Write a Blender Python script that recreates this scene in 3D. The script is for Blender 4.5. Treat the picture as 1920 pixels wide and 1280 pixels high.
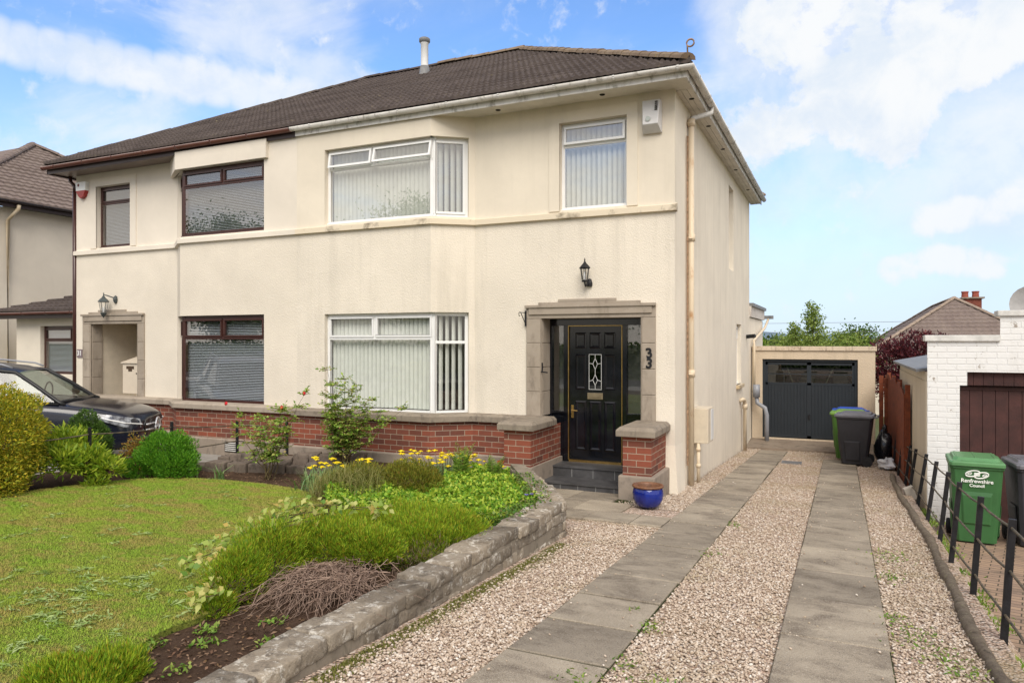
import bpy, bmesh, math, random
import numpy as np
from mathutils import Vector, Matrix
R=math.radians
random.seed(7); rng=np.random.default_rng(11)
S=bpy.context.scene
for o in list(bpy.data.objects): bpy.data.objects.remove(o)
# ---------------------------------------------------------------- camera, world, sun
cam=bpy.data.cameras.new('camera'); camo=bpy.data.objects.new('camera',cam); S.collection.objects.link(camo)
YAW=math.atan2(.4165,.909)
camo.location=(0,0,1.6); camo.rotation_euler=(R(90),0,YAW)
cam.sensor_width=36; cam.lens=1349/1920*36; cam.clip_start=.05; cam.clip_end=9000
S.camera=camo
SUN=Vector((.38,-.74,.82)).normalized()
w=bpy.data.worlds.new('World'); S.world=w; w.use_nodes=True
nt=w.node_tree; nt.nodes.clear(); N=nt.nodes.new; L=nt.links.new
def vm(op,a,b=None):
    n=N('ShaderNodeVectorMath'); n.operation=op
    for i,x in enumerate((a,b)):
        if x is None: continue
        if isinstance(x,(tuple,Vector)): n.inputs[i].default_value=tuple(x)
        else: L(x,n.inputs[i])
    return n.outputs['Value'] if op in('DOT_PRODUCT','LENGTH') else n.outputs[0]
def ma(op,a,b=None,c=None):
    n=N('ShaderNodeMath'); n.operation=op
    for i,x in enumerate((a,b,c)):
        if x is None: continue
        if isinstance(x,(int,float)): n.inputs[i].default_value=x
        else: L(x,n.inputs[i])
    return n.outputs[0]
def ramp01(x,a,b):
    n=N('ShaderNodeMapRange'); n.interpolation_type='SMOOTHSTEP'; L(x,n.inputs[0]); n.inputs[1].default_value=a; n.inputs[2].default_value=b
    return n.outputs[0]
def wnoise(vec,scale,detail=8,rough=.55,dist=0):
    n=N('ShaderNodeTexNoise'); L(vec,n.inputs['Vector']); n.inputs['Scale'].default_value=scale; n.inputs['Detail'].default_value=detail
    n.inputs['Roughness'].default_value=rough; n.inputs['Distortion'].default_value=dist
    return n.outputs[0]
tc=N('ShaderNodeTexCoord'); D=tc.outputs['Generated']
sky=N('ShaderNodeTexSky'); sky.sky_type='NISHITA'; sky.sun_disc=False
sky.sun_elevation=math.asin(SUN.z); sky.sun_rotation=math.atan2(SUN.x,SUN.y); sky.air_density=1.0; sky.dust_density=.6; sky.ozone_density=1.5
sep=N('ShaderNodeSeparateXYZ'); L(D,sep.inputs[0]); z=sep.outputs[2]
# cloud layer: directions projected on a flat ceiling
zz=ma('MAXIMUM',ma('ADD',z,.22),.05)
cmb=N('ShaderNodeCombineXYZ'); L(ma('DIVIDE',sep.outputs[0],zz),cmb.inputs[0]); L(ma('DIVIDE',sep.outputs[1],zz),cmb.inputs[1])
P=cmb.outputs[0]
def pdir(u,v):
    a=(u-960)/1349; b=-(v-640)/1349; C_,S_=.909,.4165
    return Vector((C_*a-S_,S_*a+C_,b)).normalized()
def blob(u,v,r0,r1,sx=1.0):
    # soft region round a direction of the sky
    d=vm('DOT_PRODUCT',D,pdir(u,v))
    return ramp01(d,math.cos(R(r1)),math.cos(R(r0)))
def capsule(pts,r0,r1):
    out=None
    for (u,v) in pts:
        b=blob(u,v,r0,r1); out=b if out is None else ma('MAXIMUM',out,b)
    return out
wv=N('ShaderNodeVectorMath'); wv.operation='ADD'
nz=N('ShaderNodeTexNoise'); L(D,nz.inputs['Vector']); nz.inputs['Scale'].default_value=7; nz.inputs['Detail'].default_value=8; nz.inputs['Roughness'].default_value=.6
big=wnoise(D,5.5,10,.58,.2)
fine=wnoise(D,14,10,.62,.3)
wis=N('ShaderNodeMapping'); L(D,wis.inputs[0]); wis.inputs['Rotation'].default_value=(0,R(-14),YAW); wis.inputs['Scale'].default_value=(1.3,2.0,3.6)
wisp=wnoise(wis.outputs[0],2.2,9,.56,.5)
# big bank on the right, puffs under it, soft veils on the left
bank=ma('MAXIMUM',capsule([(1560,180),(1680,110),(1800,60),(1760,240),(1650,260),(1860,260),(1900,150),(1560,60),(1500,10)],2.5,9),ma('MULTIPLY',capsule([(1500,250),(1620,300),(1750,320),(1880,330),(1450,300)],2,6.5),.85))
b2=wnoise(D,9,12,.62,.15)
cum=capsule([(1500,60),(1560,150),(1640,190),(1470,190),(1700,110),(1800,50),(1560,20)],1.5,6)
cum=ramp01(ma('ADD',ma('MULTIPLY',cum,.9),ma('MULTIPLY',ma('SUBTRACT',b2,.5),3.0)),.30,.78)
soft=ma('MULTIPLY',ramp01(ma('ADD',ma('MULTIPLY',bank,.85),ma('MULTIPLY',ma('SUBTRACT',big,.5),2.0)),.10,1.0),.80)
bank=ma('MAXIMUM',cum,soft)
puff=capsule([(1740,412),(1770,408),(1800,402),(1830,396),(1860,392),(1895,372),(1920,365)],.2,1.5)
puff2=capsule([(1675,504),(1705,498),(1735,490),(1765,486),(1795,487),(1825,492),(1850,498)],.2,1.4)
puff=ma('MULTIPLY',ramp01(ma('ADD',ma('MAXIMUM',puff,puff2),ma('MULTIPLY',ma('SUBTRACT',wnoise(D,26,10,.6,.2),.5),2.6)),.15,1.1),.72)
streak=capsule([(-60,55),(-10,72),(40,88),(95,102),(150,112),(205,120),(260,128),(310,138),(360,150),(410,160),(460,170),(510,180),(560,188),(640,200)],.3,2.1)
veil=capsule([(420,60),(520,80),(600,120),(660,170),(90,230),(150,215),(200,190)],1.5,6)
streak=ramp01(ma('ADD',ma('MULTIPLY',streak,.9),ma('MULTIPLY',ma('SUBTRACT',wisp,.5),1.5)),.20,.90)
veil=ma('MULTIPLY',ramp01(ma('ADD',ma('MULTIPLY',veil,.5),ma('MULTIPLY',ma('SUBTRACT',wisp,.5),2.6)),.20,.85),.6)
gen=ma('MULTIPLY',ramp01(wnoise(P,1.1,9,.6,.4),.30,.55),.93)      # unseen cloud cover out of frame, added to whiten the ambient light
behind=ramp01(vm('DOT_PRODUCT',D,Vector((-.4165,.909,.15)).normalized()),.62,.45)
gen=ma('MULTIPLY',gen,behind)
low=ma('MULTIPLY',ramp01(z,.36,.0),.80)
lown=ma('MULTIPLY',ramp01(ma('ADD',wisp,ma('MULTIPLY',ramp01(z,.5,.0),.25)),.45,.95),.45)
mask=None
for m_ in (bank,puff,ma('MULTIPLY',streak,.8),veil,gen,low,lown):
    mask=m_ if mask is None else ma('SUBTRACT',1,ma('MULTIPLY',ma('SUBTRACT',1,mask),ma('SUBTRACT',1,m_)))
tint=N('ShaderNodeMix'); tint.data_type='RGBA'; tint.blend_type='MULTIPLY'; tint.inputs[0].default_value=1
L(sky.outputs[0],tint.inputs[6]); tint.inputs[7].default_value=(.76,.95,1.18,1)
shade=N('ShaderNodeMix'); shade.data_type='RGBA'; L(ramp01(fine,.3,.62),shade.inputs[0]); shade.inputs[6].default_value=(3.6,4.0,4.5,1); shade.inputs[7].default_value=(4.45,4.55,4.65,1)
lowc=N('ShaderNodeMix'); lowc.data_type='RGBA'; L(ramp01(z,.30,.02),lowc.inputs[0]); L(shade.outputs[2],lowc.inputs[6]); lowc.inputs[7].default_value=(3.35,3.95,4.7,1)
mx=N('ShaderNodeMix'); mx.data_type='RGBA'; L(mask,mx.inputs[0]); L(tint.outputs[2],mx.inputs[6]); warm=N('ShaderNodeMix'); warm.data_type='RGBA'; L(behind,warm.inputs[0]); L(lowc.outputs[2],warm.inputs[6]); warm.inputs[7].default_value=(5.6,5.1,4.5,1); L(warm.outputs[2],mx.inputs[7])  # out-of-frame cloud is tinted warm to neutralise the blue ambient light
bg=N('ShaderNodeBackground'); bg.inputs[1].default_value=.135; pf=N('ShaderNodeMix'); pf.data_type='RGBA'; L(puff,pf.inputs[0]); L(mx.outputs[2],pf.inputs[6]); pf.inputs[7].default_value=(4.6,4.65,4.7,1); L(pf.outputs[2],bg.inputs[0])
wo=N('ShaderNodeOutputWorld'); L(bg.outputs[0],wo.inputs[0])
sl=bpy.data.lights.new('sun','SUN'); sl.energy=2.0; sl.angle=R(38); sl.color=(1,.94,.85)
so=bpy.data.objects.new('sun',sl); S.collection.objects.link(so); so.rotation_euler=SUN.to_track_quat('Z','Y').to_euler(); so.location=(0,-5,20)
S.view_settings.view_transform='Standard'; S.view_settings.look='None'; S.view_settings.gamma=1; S.view_settings.exposure=.66
S.render.engine='CYCLES'
try: S.cycles.max_bounces=8; S.cycles.transparent_max_bounces=16; S.cycles.use_denoising=True
except Exception: pass

# ---------------------------------------------------------------- helpers
def link(o): S.collection.objects.link(o); return o
def props(o,label=None,cat=None,group=None,kind=None):
    if label: o['label']=label
    if cat: o['category']=cat
    if group: o['group']=group
    if kind: o['kind']=kind
    return o
def thing(name,loc,label,cat,group=None,rz=0):
    o=link(bpy.data.objects.new(name,None)); o.location=loc; o.rotation_euler=(0,0,rz); o.empty_display_size=.2
    return props(o,label,cat,group)
ROOT={}
class MB:
    """collects faces; vertices in world coordinates unless the thing is built local"""
    def __init__(s): s.v=[]; s.f=[]; s.m=[]; s.uv=[]
    def add(s,vs,fs,mi=0,uvs=None):
        b=len(s.v); s.v+= [tuple(p) for p in vs]
        for k,f in enumerate(fs):
            s.f.append([b+i for i in f]); s.m.append(mi)
            s.uv.append(uvs[k] if uvs else None)
    def quad(s,a,b,c,d,mi=0,uv=None): s.add([a,b,c,d],[(0,1,2,3)],mi,[uv] if uv else None)
    def box(s,x0,x1,y0,y1,z0,z1,mi=0):
        v=[(x0,y0,z0),(x1,y0,z0),(x1,y1,z0),(x0,y1,z0),(x0,y0,z1),(x1,y0,z1),(x1,y1,z1),(x0,y1,z1)]
        s.add(v,[(0,3,2,1),(4,5,6,7),(0,1,5,4),(1,2,6,5),(2,3,7,6),(3,0,4,7)],mi)
    def obox(s,o,d,n,s0,s1,n0,n1,z0,z1,mi=0):
        """box on a local frame: o origin (x,y), d along, n outward"""
        def P(a,b,c): return (o[0]+d[0]*a+n[0]*b,o[1]+d[1]*a+n[1]*b,c)
        v=[P(s0,n0,z0),P(s1,n0,z0),P(s1,n1,z0),P(s0,n1,z0),P(s0,n0,z1),P(s1,n0,z1),P(s1,n1,z1),P(s0,n1,z1)]
        s.add(v,[(0,1,2,3),(7,6,5,4),(4,5,1,0),(5,6,2,1),(6,7,3,2),(7,4,0,3)],mi)
    def tube(s,pts,r,n=8,mi=0,caps=True):
        pts=[Vector(p) for p in pts]; k=len(pts); rs=r if isinstance(r,(list,tuple)) else [r]*k
        up=Vector((0,0,1)); vs=[]; 
        for i,p in enumerate(pts):
            t=(pts[min(i+1,k-1)]-pts[max(i-1,0)]).normalized()
            a=t.cross(up); a=a.normalized() if a.length>.05 else t.cross(Vector((1,0,0))).normalized()
            b=t.cross(a).normalized()
            for j in range(n):
                q=2*math.pi*j/n; vs.append(p+(a*math.cos(q)+b*math.sin(q))*rs[i])
        fs=[(i*n+j,i*n+(j+1)%n,(i+1)*n+(j+1)%n,(i+1)*n+j) for i in range(k-1) for j in range(n)]
        if caps: fs+=[tuple(range(n-1,-1,-1)),tuple((k-1)*n+j for j in range(n))]
        s.add(vs,fs,mi)
    def lathe(s,c,prof,n=16,mi=0,ax=None):
        """prof = [(radius,height)...] round z at c"""
        vs=[];c=Vector(c)
        for r,h in prof:
            for j in range(n):
                q=2*math.pi*j/n; vs.append((c.x+r*math.cos(q),c.y+r*math.sin(q),c.z+h))
        k=len(prof)
        s.add(vs,[(i*n+j,i*n+(j+1)%n,(i+1)*n+(j+1)%n,(i+1)*n+j) for i in range(k-1) for j in range(n)],mi)
    def prism(s,poly,z0,z1,mi=0):
        n=len(poly)
        z0=z0 if callable(z0) else (lambda x,y,a=z0:a); z1=z1 if callable(z1) else (lambda x,y,a=z1:a)
        v=[(x,y,z0(x,y)) for x,y in poly]+[(x,y,z1(x,y)) for x,y in poly]
        s.add(v,[tuple(range(n-1,-1,-1)),tuple(range(n,2*n))]+[(i,(i+1)%n,n+(i+1)%n,n+i) for i in range(n)],mi)
    def build(s,name,mats,parent=None,smooth=False,bevel=0,world=True,**pk):
        me=bpy.data.meshes.new(name)
        off=Vector((0,0,0))
        if parent is not None and world:
            r=parent
            while r.parent: r=r.parent
            mw=Matrix.LocRotScale(r.location,r.rotation_euler.to_quaternion(),r.scale).inverted()
            vv=[tuple(mw@Vector(p)) for p in s.v]
        else: vv=s.v
        me.from_pydata(vv,[],s.f)
        if not isinstance(mats,(list,tuple)): mats=[mats]
        for m in mats: me.materials.append(m)
        me.polygons.foreach_set('material_index',s.m)
        if any(u is not None for u in s.uv):
            ul=me.uv_layers.new(name='UVMap'); k=0
            for f,u in zip(s.f,s.uv):
                for j in range(len(f)):
                    ul.data[k].uv=u[j] if u else (0,0); k+=1
        if smooth: me.polygons.foreach_set('use_smooth',[True]*len(s.f))
        me.validate(); me.update()
        if bevel or smooth=='fix':
            bm=bmesh.new(); bm.from_mesh(me); bmesh.ops.remove_doubles(bm,verts=bm.verts,dist=1e-4); bmesh.ops.recalc_face_normals(bm,faces=bm.faces)
            if bevel: bmesh.ops.bevel(bm,geom=[e for e in bm.edges if len(e.link_faces)==2 and e.calc_face_angle(0)>.5],offset=bevel,segments=2,profile=.6,affect='EDGES',clamp_overlap=True)
            bm.to_mesh(me); bm.free()
        o=link(bpy.data.objects.new(name,me))
        if parent is not None: o.parent=parent
        return props(o,**pk)
def npmesh(name,V,F,mat,parent=None,smooth=False,origin=None,**pk):
    """fast mesh from numpy: V (n,3), F (m,k) all faces of the same size"""
    V=np.asarray(V,dtype=np.float32)
    if parent is not None: V=V-np.array(parent.location,dtype=np.float32)
    elif origin is not None: V=V-np.array(origin,dtype=np.float32)
    F=np.asarray(F,dtype=np.int32)
    me=bpy.data.meshes.new(name); me.vertices.add(len(V)); me.vertices.foreach_set('co',V.ravel())
    m,k=F.shape; me.loops.add(m*k); me.loops.foreach_set('vertex_index',F.ravel())
    me.polygons.add(m); me.polygons.foreach_set('loop_start',np.arange(0,m*k,k,dtype=np.int32)); me.polygons.foreach_set('loop_total',np.full(m,k,dtype=np.int32))
    if smooth: me.polygons.foreach_set('use_smooth',np.ones(m,dtype=bool))
    me.materials.append(mat); me.update(); me.validate()
    o=link(bpy.data.objects.new(name,me))
    if parent is not None: o.parent=parent
    elif origin is not None: o.location=origin
    return props(o,**pk)

# ---------------------------------------------------------------- materials
class G:
    def __init__(s,name,rough=.8,spec=.3,metal=0):
        s.m=bpy.data.materials.new(name); s.m.use_nodes=True; s.t=s.m.node_tree; s.b=s.t.nodes['Principled BSDF']
        s.b.inputs['Roughness'].default_value=rough; s.b.inputs['Specular IOR Level'].default_value=spec; s.b.inputs['Metallic'].default_value=metal
        s.o=s.t.nodes['Material Output']; s.tc=None
    def n(s,ty,**k):
        x=s.t.nodes.new(ty)
        for a,b in k.items(): setattr(x,a,b)
        return x
    def l(s,a,b): s.t.links.new(a,b)
    def co(s,which='Object',scale=None,rot=None):
        if s.tc is None: s.tc=s.n('ShaderNodeTexCoord')
        o=s.tc.outputs[which]
        if scale or rot:
            m=s.n('ShaderNodeMapping'); s.l(o,m.inputs[0])
            if scale: m.inputs['Scale'].default_value=scale
            if rot: m.inputs['Rotation'].default_value=rot
            return m.outputs[0]
        return o
    def noise(s,vec,scale,detail=6,rough=.6,dist=0):
        x=s.n('ShaderNodeTexNoise'); s.l(vec,x.inputs['Vector']); x.inputs['Scale'].default_value=scale; x.inputs['Detail'].default_value=detail; x.inputs['Roughness'].default_value=rough; x.inputs['Distortion'].default_value=dist
        return x.outputs[0]
    def vor(s,vec,scale,feature='F1',out='Distance'):
        x=s.n('ShaderNodeTexVoronoi',feature=feature); s.l(vec,x.inputs['Vector']); x.inputs['Scale'].default_value=scale
        return x.outputs[out]
    def ramp(s,fac,stops):
        x=s.n('ShaderNodeValToRGB'); s.l(fac,x.inputs[0]); e=x.color_ramp.elements
        while len(e)<len(stops): e.new(.5)
        for i,(p,c) in enumerate(stops):
            e[i].position=p; e[i].color=(c,c,c,1) if isinstance(c,(int,float)) else (*c,1)
        return x.outputs[0]
    def mix(s,fac,a,b,mode='MIX'):
        x=s.n('ShaderNodeMix',data_type='RGBA',blend_type=mode)
        for i,v in ((0,fac),(6,a),(7,b)):
            if isinstance(v,(int,float)): x.inputs[i].default_value=v if i==0 else (v,v,v,1)
            elif isinstance(v,tuple): x.inputs[i].default_value=(*v,1)
            else: s.l(v,x.inputs[i])
        return x.outputs[2]
    def math(s,op,a,b=None):
        x=s.n('ShaderNodeMath',operation=op)
        for i,v in enumerate((a,b)):
            if v is None: continue
            if isinstance(v,(int,float)): x.inputs[i].default_value=v
            else: s.l(v,x.inputs[i])
        return x.outputs[0]
    def col(s,c):
        if isinstance(c,tuple): s.b.inputs['Base Color'].default_value=(*c,1)
        else: s.l(c,s.b.inputs['Base Color'])
    def bump(s,h,strength=.5,dist=.01):
        x=s.n('ShaderNodeBump'); s.l(h,x.inputs['Height']); x.inputs['Strength'].default_value=strength; x.inputs['Distance'].default_value=dist
        s.l(x.outputs[0],s.b.inputs['Normal'])
def simple(name,c,rough=.6,spec=.4,var=.12,scale=8,bump=0,bscale=60,metal=0,c2=None):
    g=G(name,rough,spec,metal); v=g.co()
    n=g.noise(v,scale,5,.6)
    c2=c2 or tuple(max(0,x*(1-2.2*var)) for x in c)
    g.col(g.mix(g.ramp(n,[(.35,0),(.65,1)]),c2,c))
    if bump: g.bump(g.noise(v,bscale,4,.6),bump,.01)
    return g.m
def leafmat(name,cols,rough=.55,trans=.25,patch=None):
    g=G(name,rough,.25)
    geo=g.n('ShaderNodeNewGeometry'); r=geo.outputs['Random Per Island']
    k=len(cols); stops=[(i/(k-1) if k>1 else 0,c) for i,c in enumerate(cols)]
    c=g.ramp(r,stops)
    c=g.mix(.6,c,g.mix(g.ramp(g.noise(g.co(),3.5,3),[(.3,0),(.7,1)]),cols[0],cols[-1]),'MIX') if patch else c
    g.col(c)
    tr=g.n('ShaderNodeBsdfTranslucent'); g.l(g.mix(1,c,(1.25,1.3,.7),'MULTIPLY'),tr.inputs[0])
    ms=g.n('ShaderNodeMixShader'); ms.inputs[0].default_value=trans; g.l(g.b.outputs[0],ms.inputs[1]); g.l(tr.outputs[0],ms.inputs[2]); g.l(ms.outputs[0],g.o.inputs[0])
    return g.m
M={}
def render_mat(name,base,rough_amt,scale,streak=.25,grey=(.36,.33,.27),wet=0,botz=None):
    g=G(name,.92,.15); v=g.co()
    big=g.noise(v,.9,6,.6,.4); c=g.mix(g.ramp(big,[(.30,0),(.70,1)]),tuple(x*.86 for x in base),base)
    st=g.noise(g.co(scale=(3.2,3.2,.22)),1.3,7,.65)
    c=g.mix(g.math('MULTIPLY',g.ramp(st,[(.50,0),(.74,1)]),streak),c,grey)
    sp=g.noise(v,4.5,8,.7); c=g.mix(g.math('MULTIPLY',g.ramp(sp,[(.62,0),(.78,1)]),streak*.8),c,tuple(x*.75 for x in grey))
    if botz is not None:   # splash dirt just above the ground
        sx=g.n('ShaderNodeSeparateXYZ'); ge=g.n('ShaderNodeNewGeometry'); g.l(ge.outputs['Position'],sx.inputs[0])
        h=g.math('ADD',sx.outputs[2],g.math('MULTIPLY',sx.outputs[1],.056))
        f=g.math('ADD',g.math('MULTIPLY',h,-1.0),g.math('MULTIPLY',g.math('SUBTRACT',sp,.5),1.1))
        c=g.mix(g.math('MULTIPLY',g.ramp(f,[(botz-.1,0),(botz+.2,1)]),.55),c,(.22,.19,.14))
    g.col(c)
    h1=g.noise(v,scale,5,.65); h2=g.vor(v,scale*1.4)
    g.bump(g.mix(.4,h1,h2),rough_amt,.012)
    return g.m
M['cast']=render_mat('roughcast_cream',(.78,.71,.60),.7,44,.28,botz=.0)
M['side']=render_mat('roughcast_side',(.84,.765,.64),.7,40,.27,grey=(.44,.38,.29),botz=.05)
M['smooth']=render_mat('smooth_cream_render',(.76,.685,.565),.10,25,.16)
M['smoothL']=render_mat('smooth_cream_render_clean',(.77,.70,.60),.06,25,.02)
M['castL']=render_mat('roughcast_cream_clean',(.76,.69,.58),.6,42,.04)
g=G('string_course_stained',.9,.2); v=g.co(); n1=g.noise(v,2.2,8,.7,.3)
g.col(g.mix(g.ramp(n1,[(.52,0),(.66,1)]),(.70,.61,.47),(.19,.155,.11))); g.bump(g.noise(v,40),.2); M['string']=g.m
g=G('red_brick',.85,.25); v=g.co('UV')
bt=g.n('ShaderNodeTexBrick'); g.l(v,bt.inputs['Vector']); bt.inputs['Scale'].default_value=1; bt.inputs['Brick Width'].default_value=.238; bt.inputs['Row Height'].default_value=.088; bt.inputs['Mortar Size'].default_value=.0055; bt.inputs['Mortar Smooth'].default_value=.15
bt.inputs['Color1'].default_value=(.27,.078,.045,1); bt.inputs['Color2'].default_value=(.13,.05,.036,1); bt.inputs['Mortar'].default_value=(.37,.295,.22,1)
obn=g.noise(g.co(),7,7,.7); c=g.mix(g.math('MULTIPLY',g.ramp(obn,[(.5,0),(.8,1)]),.6),bt.outputs[0],(.11,.06,.052))
c=g.mix(g.math('MULTIPLY',g.ramp(g.noise(g.co(),2.3,9,.75),[(.66,0),(.76,1)]),.5),c,(.50,.42,.34)); g.col(c)
g.bump(g.mix(.25,g.math('SUBTRACT',1,bt.outputs['Fac']),g.noise(g.co(),90)),.6,.008); M['brick']=g.m
def stone(name,a,b,dk,scale=3,bs=30,lich=None,bump=.35,bd=.015,isl=0):
    g=G(name,.9,.2); v=g.co(); c=g.mix(g.ramp(g.noise(v,scale,7,.65),[(.3,0),(.7,1)]),a,b)
    c=g.mix(g.ramp(g.noise(g.co(scale=(1,1,.5)),scale*2.1,9,.7,.3),[(.52,0),(.72,1)]),c,dk)
    if lich: c=g.mix(g.ramp(g.noise(v,scale*2.6,9,.75),[(.53,0),(.62,1)]),c,lich)
    if isl: gi=g.n('ShaderNodeNewGeometry'); c=g.mix(.8,c,g.ramp(gi.outputs['Random Per Island'],[(0,(.55,.52,.48)),(.5,(.95,.93,.9)),(1,(1.35,1.3,1.22))]),'MULTIPLY')
    g.col(c); g.bump(g.noise(v,bs,8,.7),bump,bd); return g.m
M['sand']=stone('sandstone',(.31,.26,.205),(.38,.325,.265),(.20,.165,.13),2.2,60,bump=.2)
M['cope']=stone('grey_coping',(.20,.165,.13),(.30,.255,.20),(.10,.085,.07),4,50)
M['plinth']=stone('cement_plinth',(.25,.205,.165),(.34,.285,.23),(.14,.12,.10),3,50,bump=.15)
M['wallstone']=stone('garden_wall_stone',(.21,.175,.135),(.36,.315,.255),(.065,.055,.045),4.5,22,lich=(.60,.57,.51),bump=1,bd=.03,isl=1)
M['rock']=stone('rockery_stone',(.12,.095,.075),(.20,.16,.13),(.05,.045,.04),5,30,bump=.8)
M['white']=simple('white_upvc',(.80,.80,.79),.35,.5,.03,3)
M['gutterw']=stone('weathered_white_gutter',(.72,.71,.69),(.60,.58,.54),(.20,.18,.14),3,20,bump=.02)
M['soffit']=simple('cream_soffit',(.70,.66,.58),.6,.3,.08,3)
M['brown']=simple('brown_upvc',(.055,.018,.014),.3,.5,.1,3)
M['browng']=simple('brown_gutter',(.12,.045,.033),.35,.5,.1,3)
M['dkbrown']=simple('dark_brown_fascia',(.035,.018,.018),.4,.5,.1,3)
M['cream']=simple('cream_painted_metal',(.66,.56,.41),.45,.4,.05,3,c2=(.5,.38,.22))
g=G('rusty_cream_pipe',.5,.4); v=g.co(scale=(1,1,.35)); c=g.mix(g.ramp(g.noise(v,7,8,.7),[(.55,0),(.70,1)]),(.66,.55,.40),(.42,.22,.09)); g.col(c); M['pipe']=g.m
M['black']=simple('black_gloss_paint',(.008,.009,.013),.12,.5,.3,4)
M['blacki']=simple('black_iron',(.015,.015,.018),.5,.4,.3,9,bump=.2)
M['slate']=simple('slate_tile',(.09,.088,.09),.45,.4,.2,5)
M['brass']=simple('brass',(.55,.36,.12),.3,.5,.15,10,metal=.9)
M['grey']=simple('grey_plastic',(.28,.29,.32),.4,.5,.08,4)
M['lead']=simple('lead_grey',(.22,.22,.22),.5,.4,.2,6)
M['rust']=simple('rusty_iron',(.42,.27,.17),.8,.2,.3,20)
M['dark']=simple('dark_interior',(.03,.028,.025),.9,.1,.1)
M['blindw']=simple('fabric_blind',(.66,.69,.63),.8,.1,.04)
M['blindv']=simple('venetian_slat',(.72,.74,.76),.5,.3,.02)
M['curtain']=simple('net_curtain',(.7,.7,.68),.9,.1,.05)
def tilemat(name,a,b,moss):
    g=G(name,.9,.2); v=g.co(); c=g.mix(g.ramp(g.noise(v,1.5,7,.65),[(.3,0),(.7,1)]),a,b)
    c=g.mix(g.ramp(g.noise(v,9,6,.7),[(.5,0),(.8,1)]),c,tuple(x*.55 for x in a))
    c=g.mix(g.ramp(g.noise(v,5,10,.78),[(.60,0),(.70,1)]),c,moss); g.col(c); g.bump(g.noise(v,70,4),.35,.01); return g.m
M['tile']=tilemat('brown_roof_tile',(.066,.052,.047),(.108,.087,.078),(.20,.165,.10))
M['hip']=tilemat('mossy_ridge_tile',(.17,.12,.085),(.26,.20,.14),(.30,.20,.05))
M['tilefar']=tilemat('grey_brown_roof_tile',(.17,.13,.115),(.22,.175,.15),(.26,.22,.16))
def glassm(name,ref=.16,tint=(.9,.95,.95)):
    g=G(name,.0,.5); t=g.n('ShaderNodeBsdfTransparent'); t.inputs[0].default_value=(*tint,1)
    gl=g.n('ShaderNodeBsdfGlossy'); gl.inputs['Roughness'].default_value=.0
    ge=g.n('ShaderNodeNewGeometry'); dt=g.n('ShaderNodeVectorMath',operation='DOT_PRODUCT'); g.l(ge.outputs['Normal'],dt.inputs[0]); g.l(ge.outputs['Incoming'],dt.inputs[1])
    fr_=g.math('MULTIPLY',g.math('POWER',g.math('SUBTRACT',1,g.math('ABSOLUTE',dt.outputs['Value'])),5),.9)
    ms=g.n('ShaderNodeMixShader'); g.l(g.math('ADD',fr_,ref),ms.inputs[0]); g.l(t.outputs[0],ms.inputs[1]); g.l(gl.outputs[0],ms.inputs[2]); g.l(ms.outputs[0],g.o.inputs[0])
    g.m.use_nodes=True; return g.m
M['glass']=glassm('window_glass',.10,(1,1,1)); M['glassu']=glassm('upstairs_window_glass',.30,(1,1,1)); M['glassl']=glassm('left_window_glass',.26,(.9,.93,.95)); M['glassd']=glassm('dark_window_glass',.10,(.45,.5,.5)); M['glassc']=glassm('clear_car_glass',.08,(.55,.62,.60))
def text_mesh(name,txt,size,mat,parent,mtx,extr=.004,bold=0,**pk):
    cu=bpy.data.curves.new(name,'FONT'); cu.body=txt; cu.size=size; cu.extrude=extr; cu.offset=bold; cu.align_x='CENTER'; cu.align_y='CENTER'
    t=link(bpy.data.objects.new(name,cu)); dg=bpy.context.evaluated_depsgraph_get(); me=bpy.data.meshes.new_from_object(t.evaluated_get(dg)); bpy.data.objects.remove(t)
    me.transform(mtx)
    r=parent
    while r.parent: r=r.parent
    me.transform(Matrix.LocRotScale(r.location,r.rotation_euler.to_quaternion(),r.scale).inverted())
    me.materials.clear(); me.materials.append(mat); o=link(bpy.data.objects.new(name,me)); o.parent=parent; return props(o,**pk)
def gz(x,y): return -.03-.035*y          # garden level
def gd(x,y): return -.056*y              # drive level
def gn(x,y): return -.056*y-.3           # next drive on the right
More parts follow.
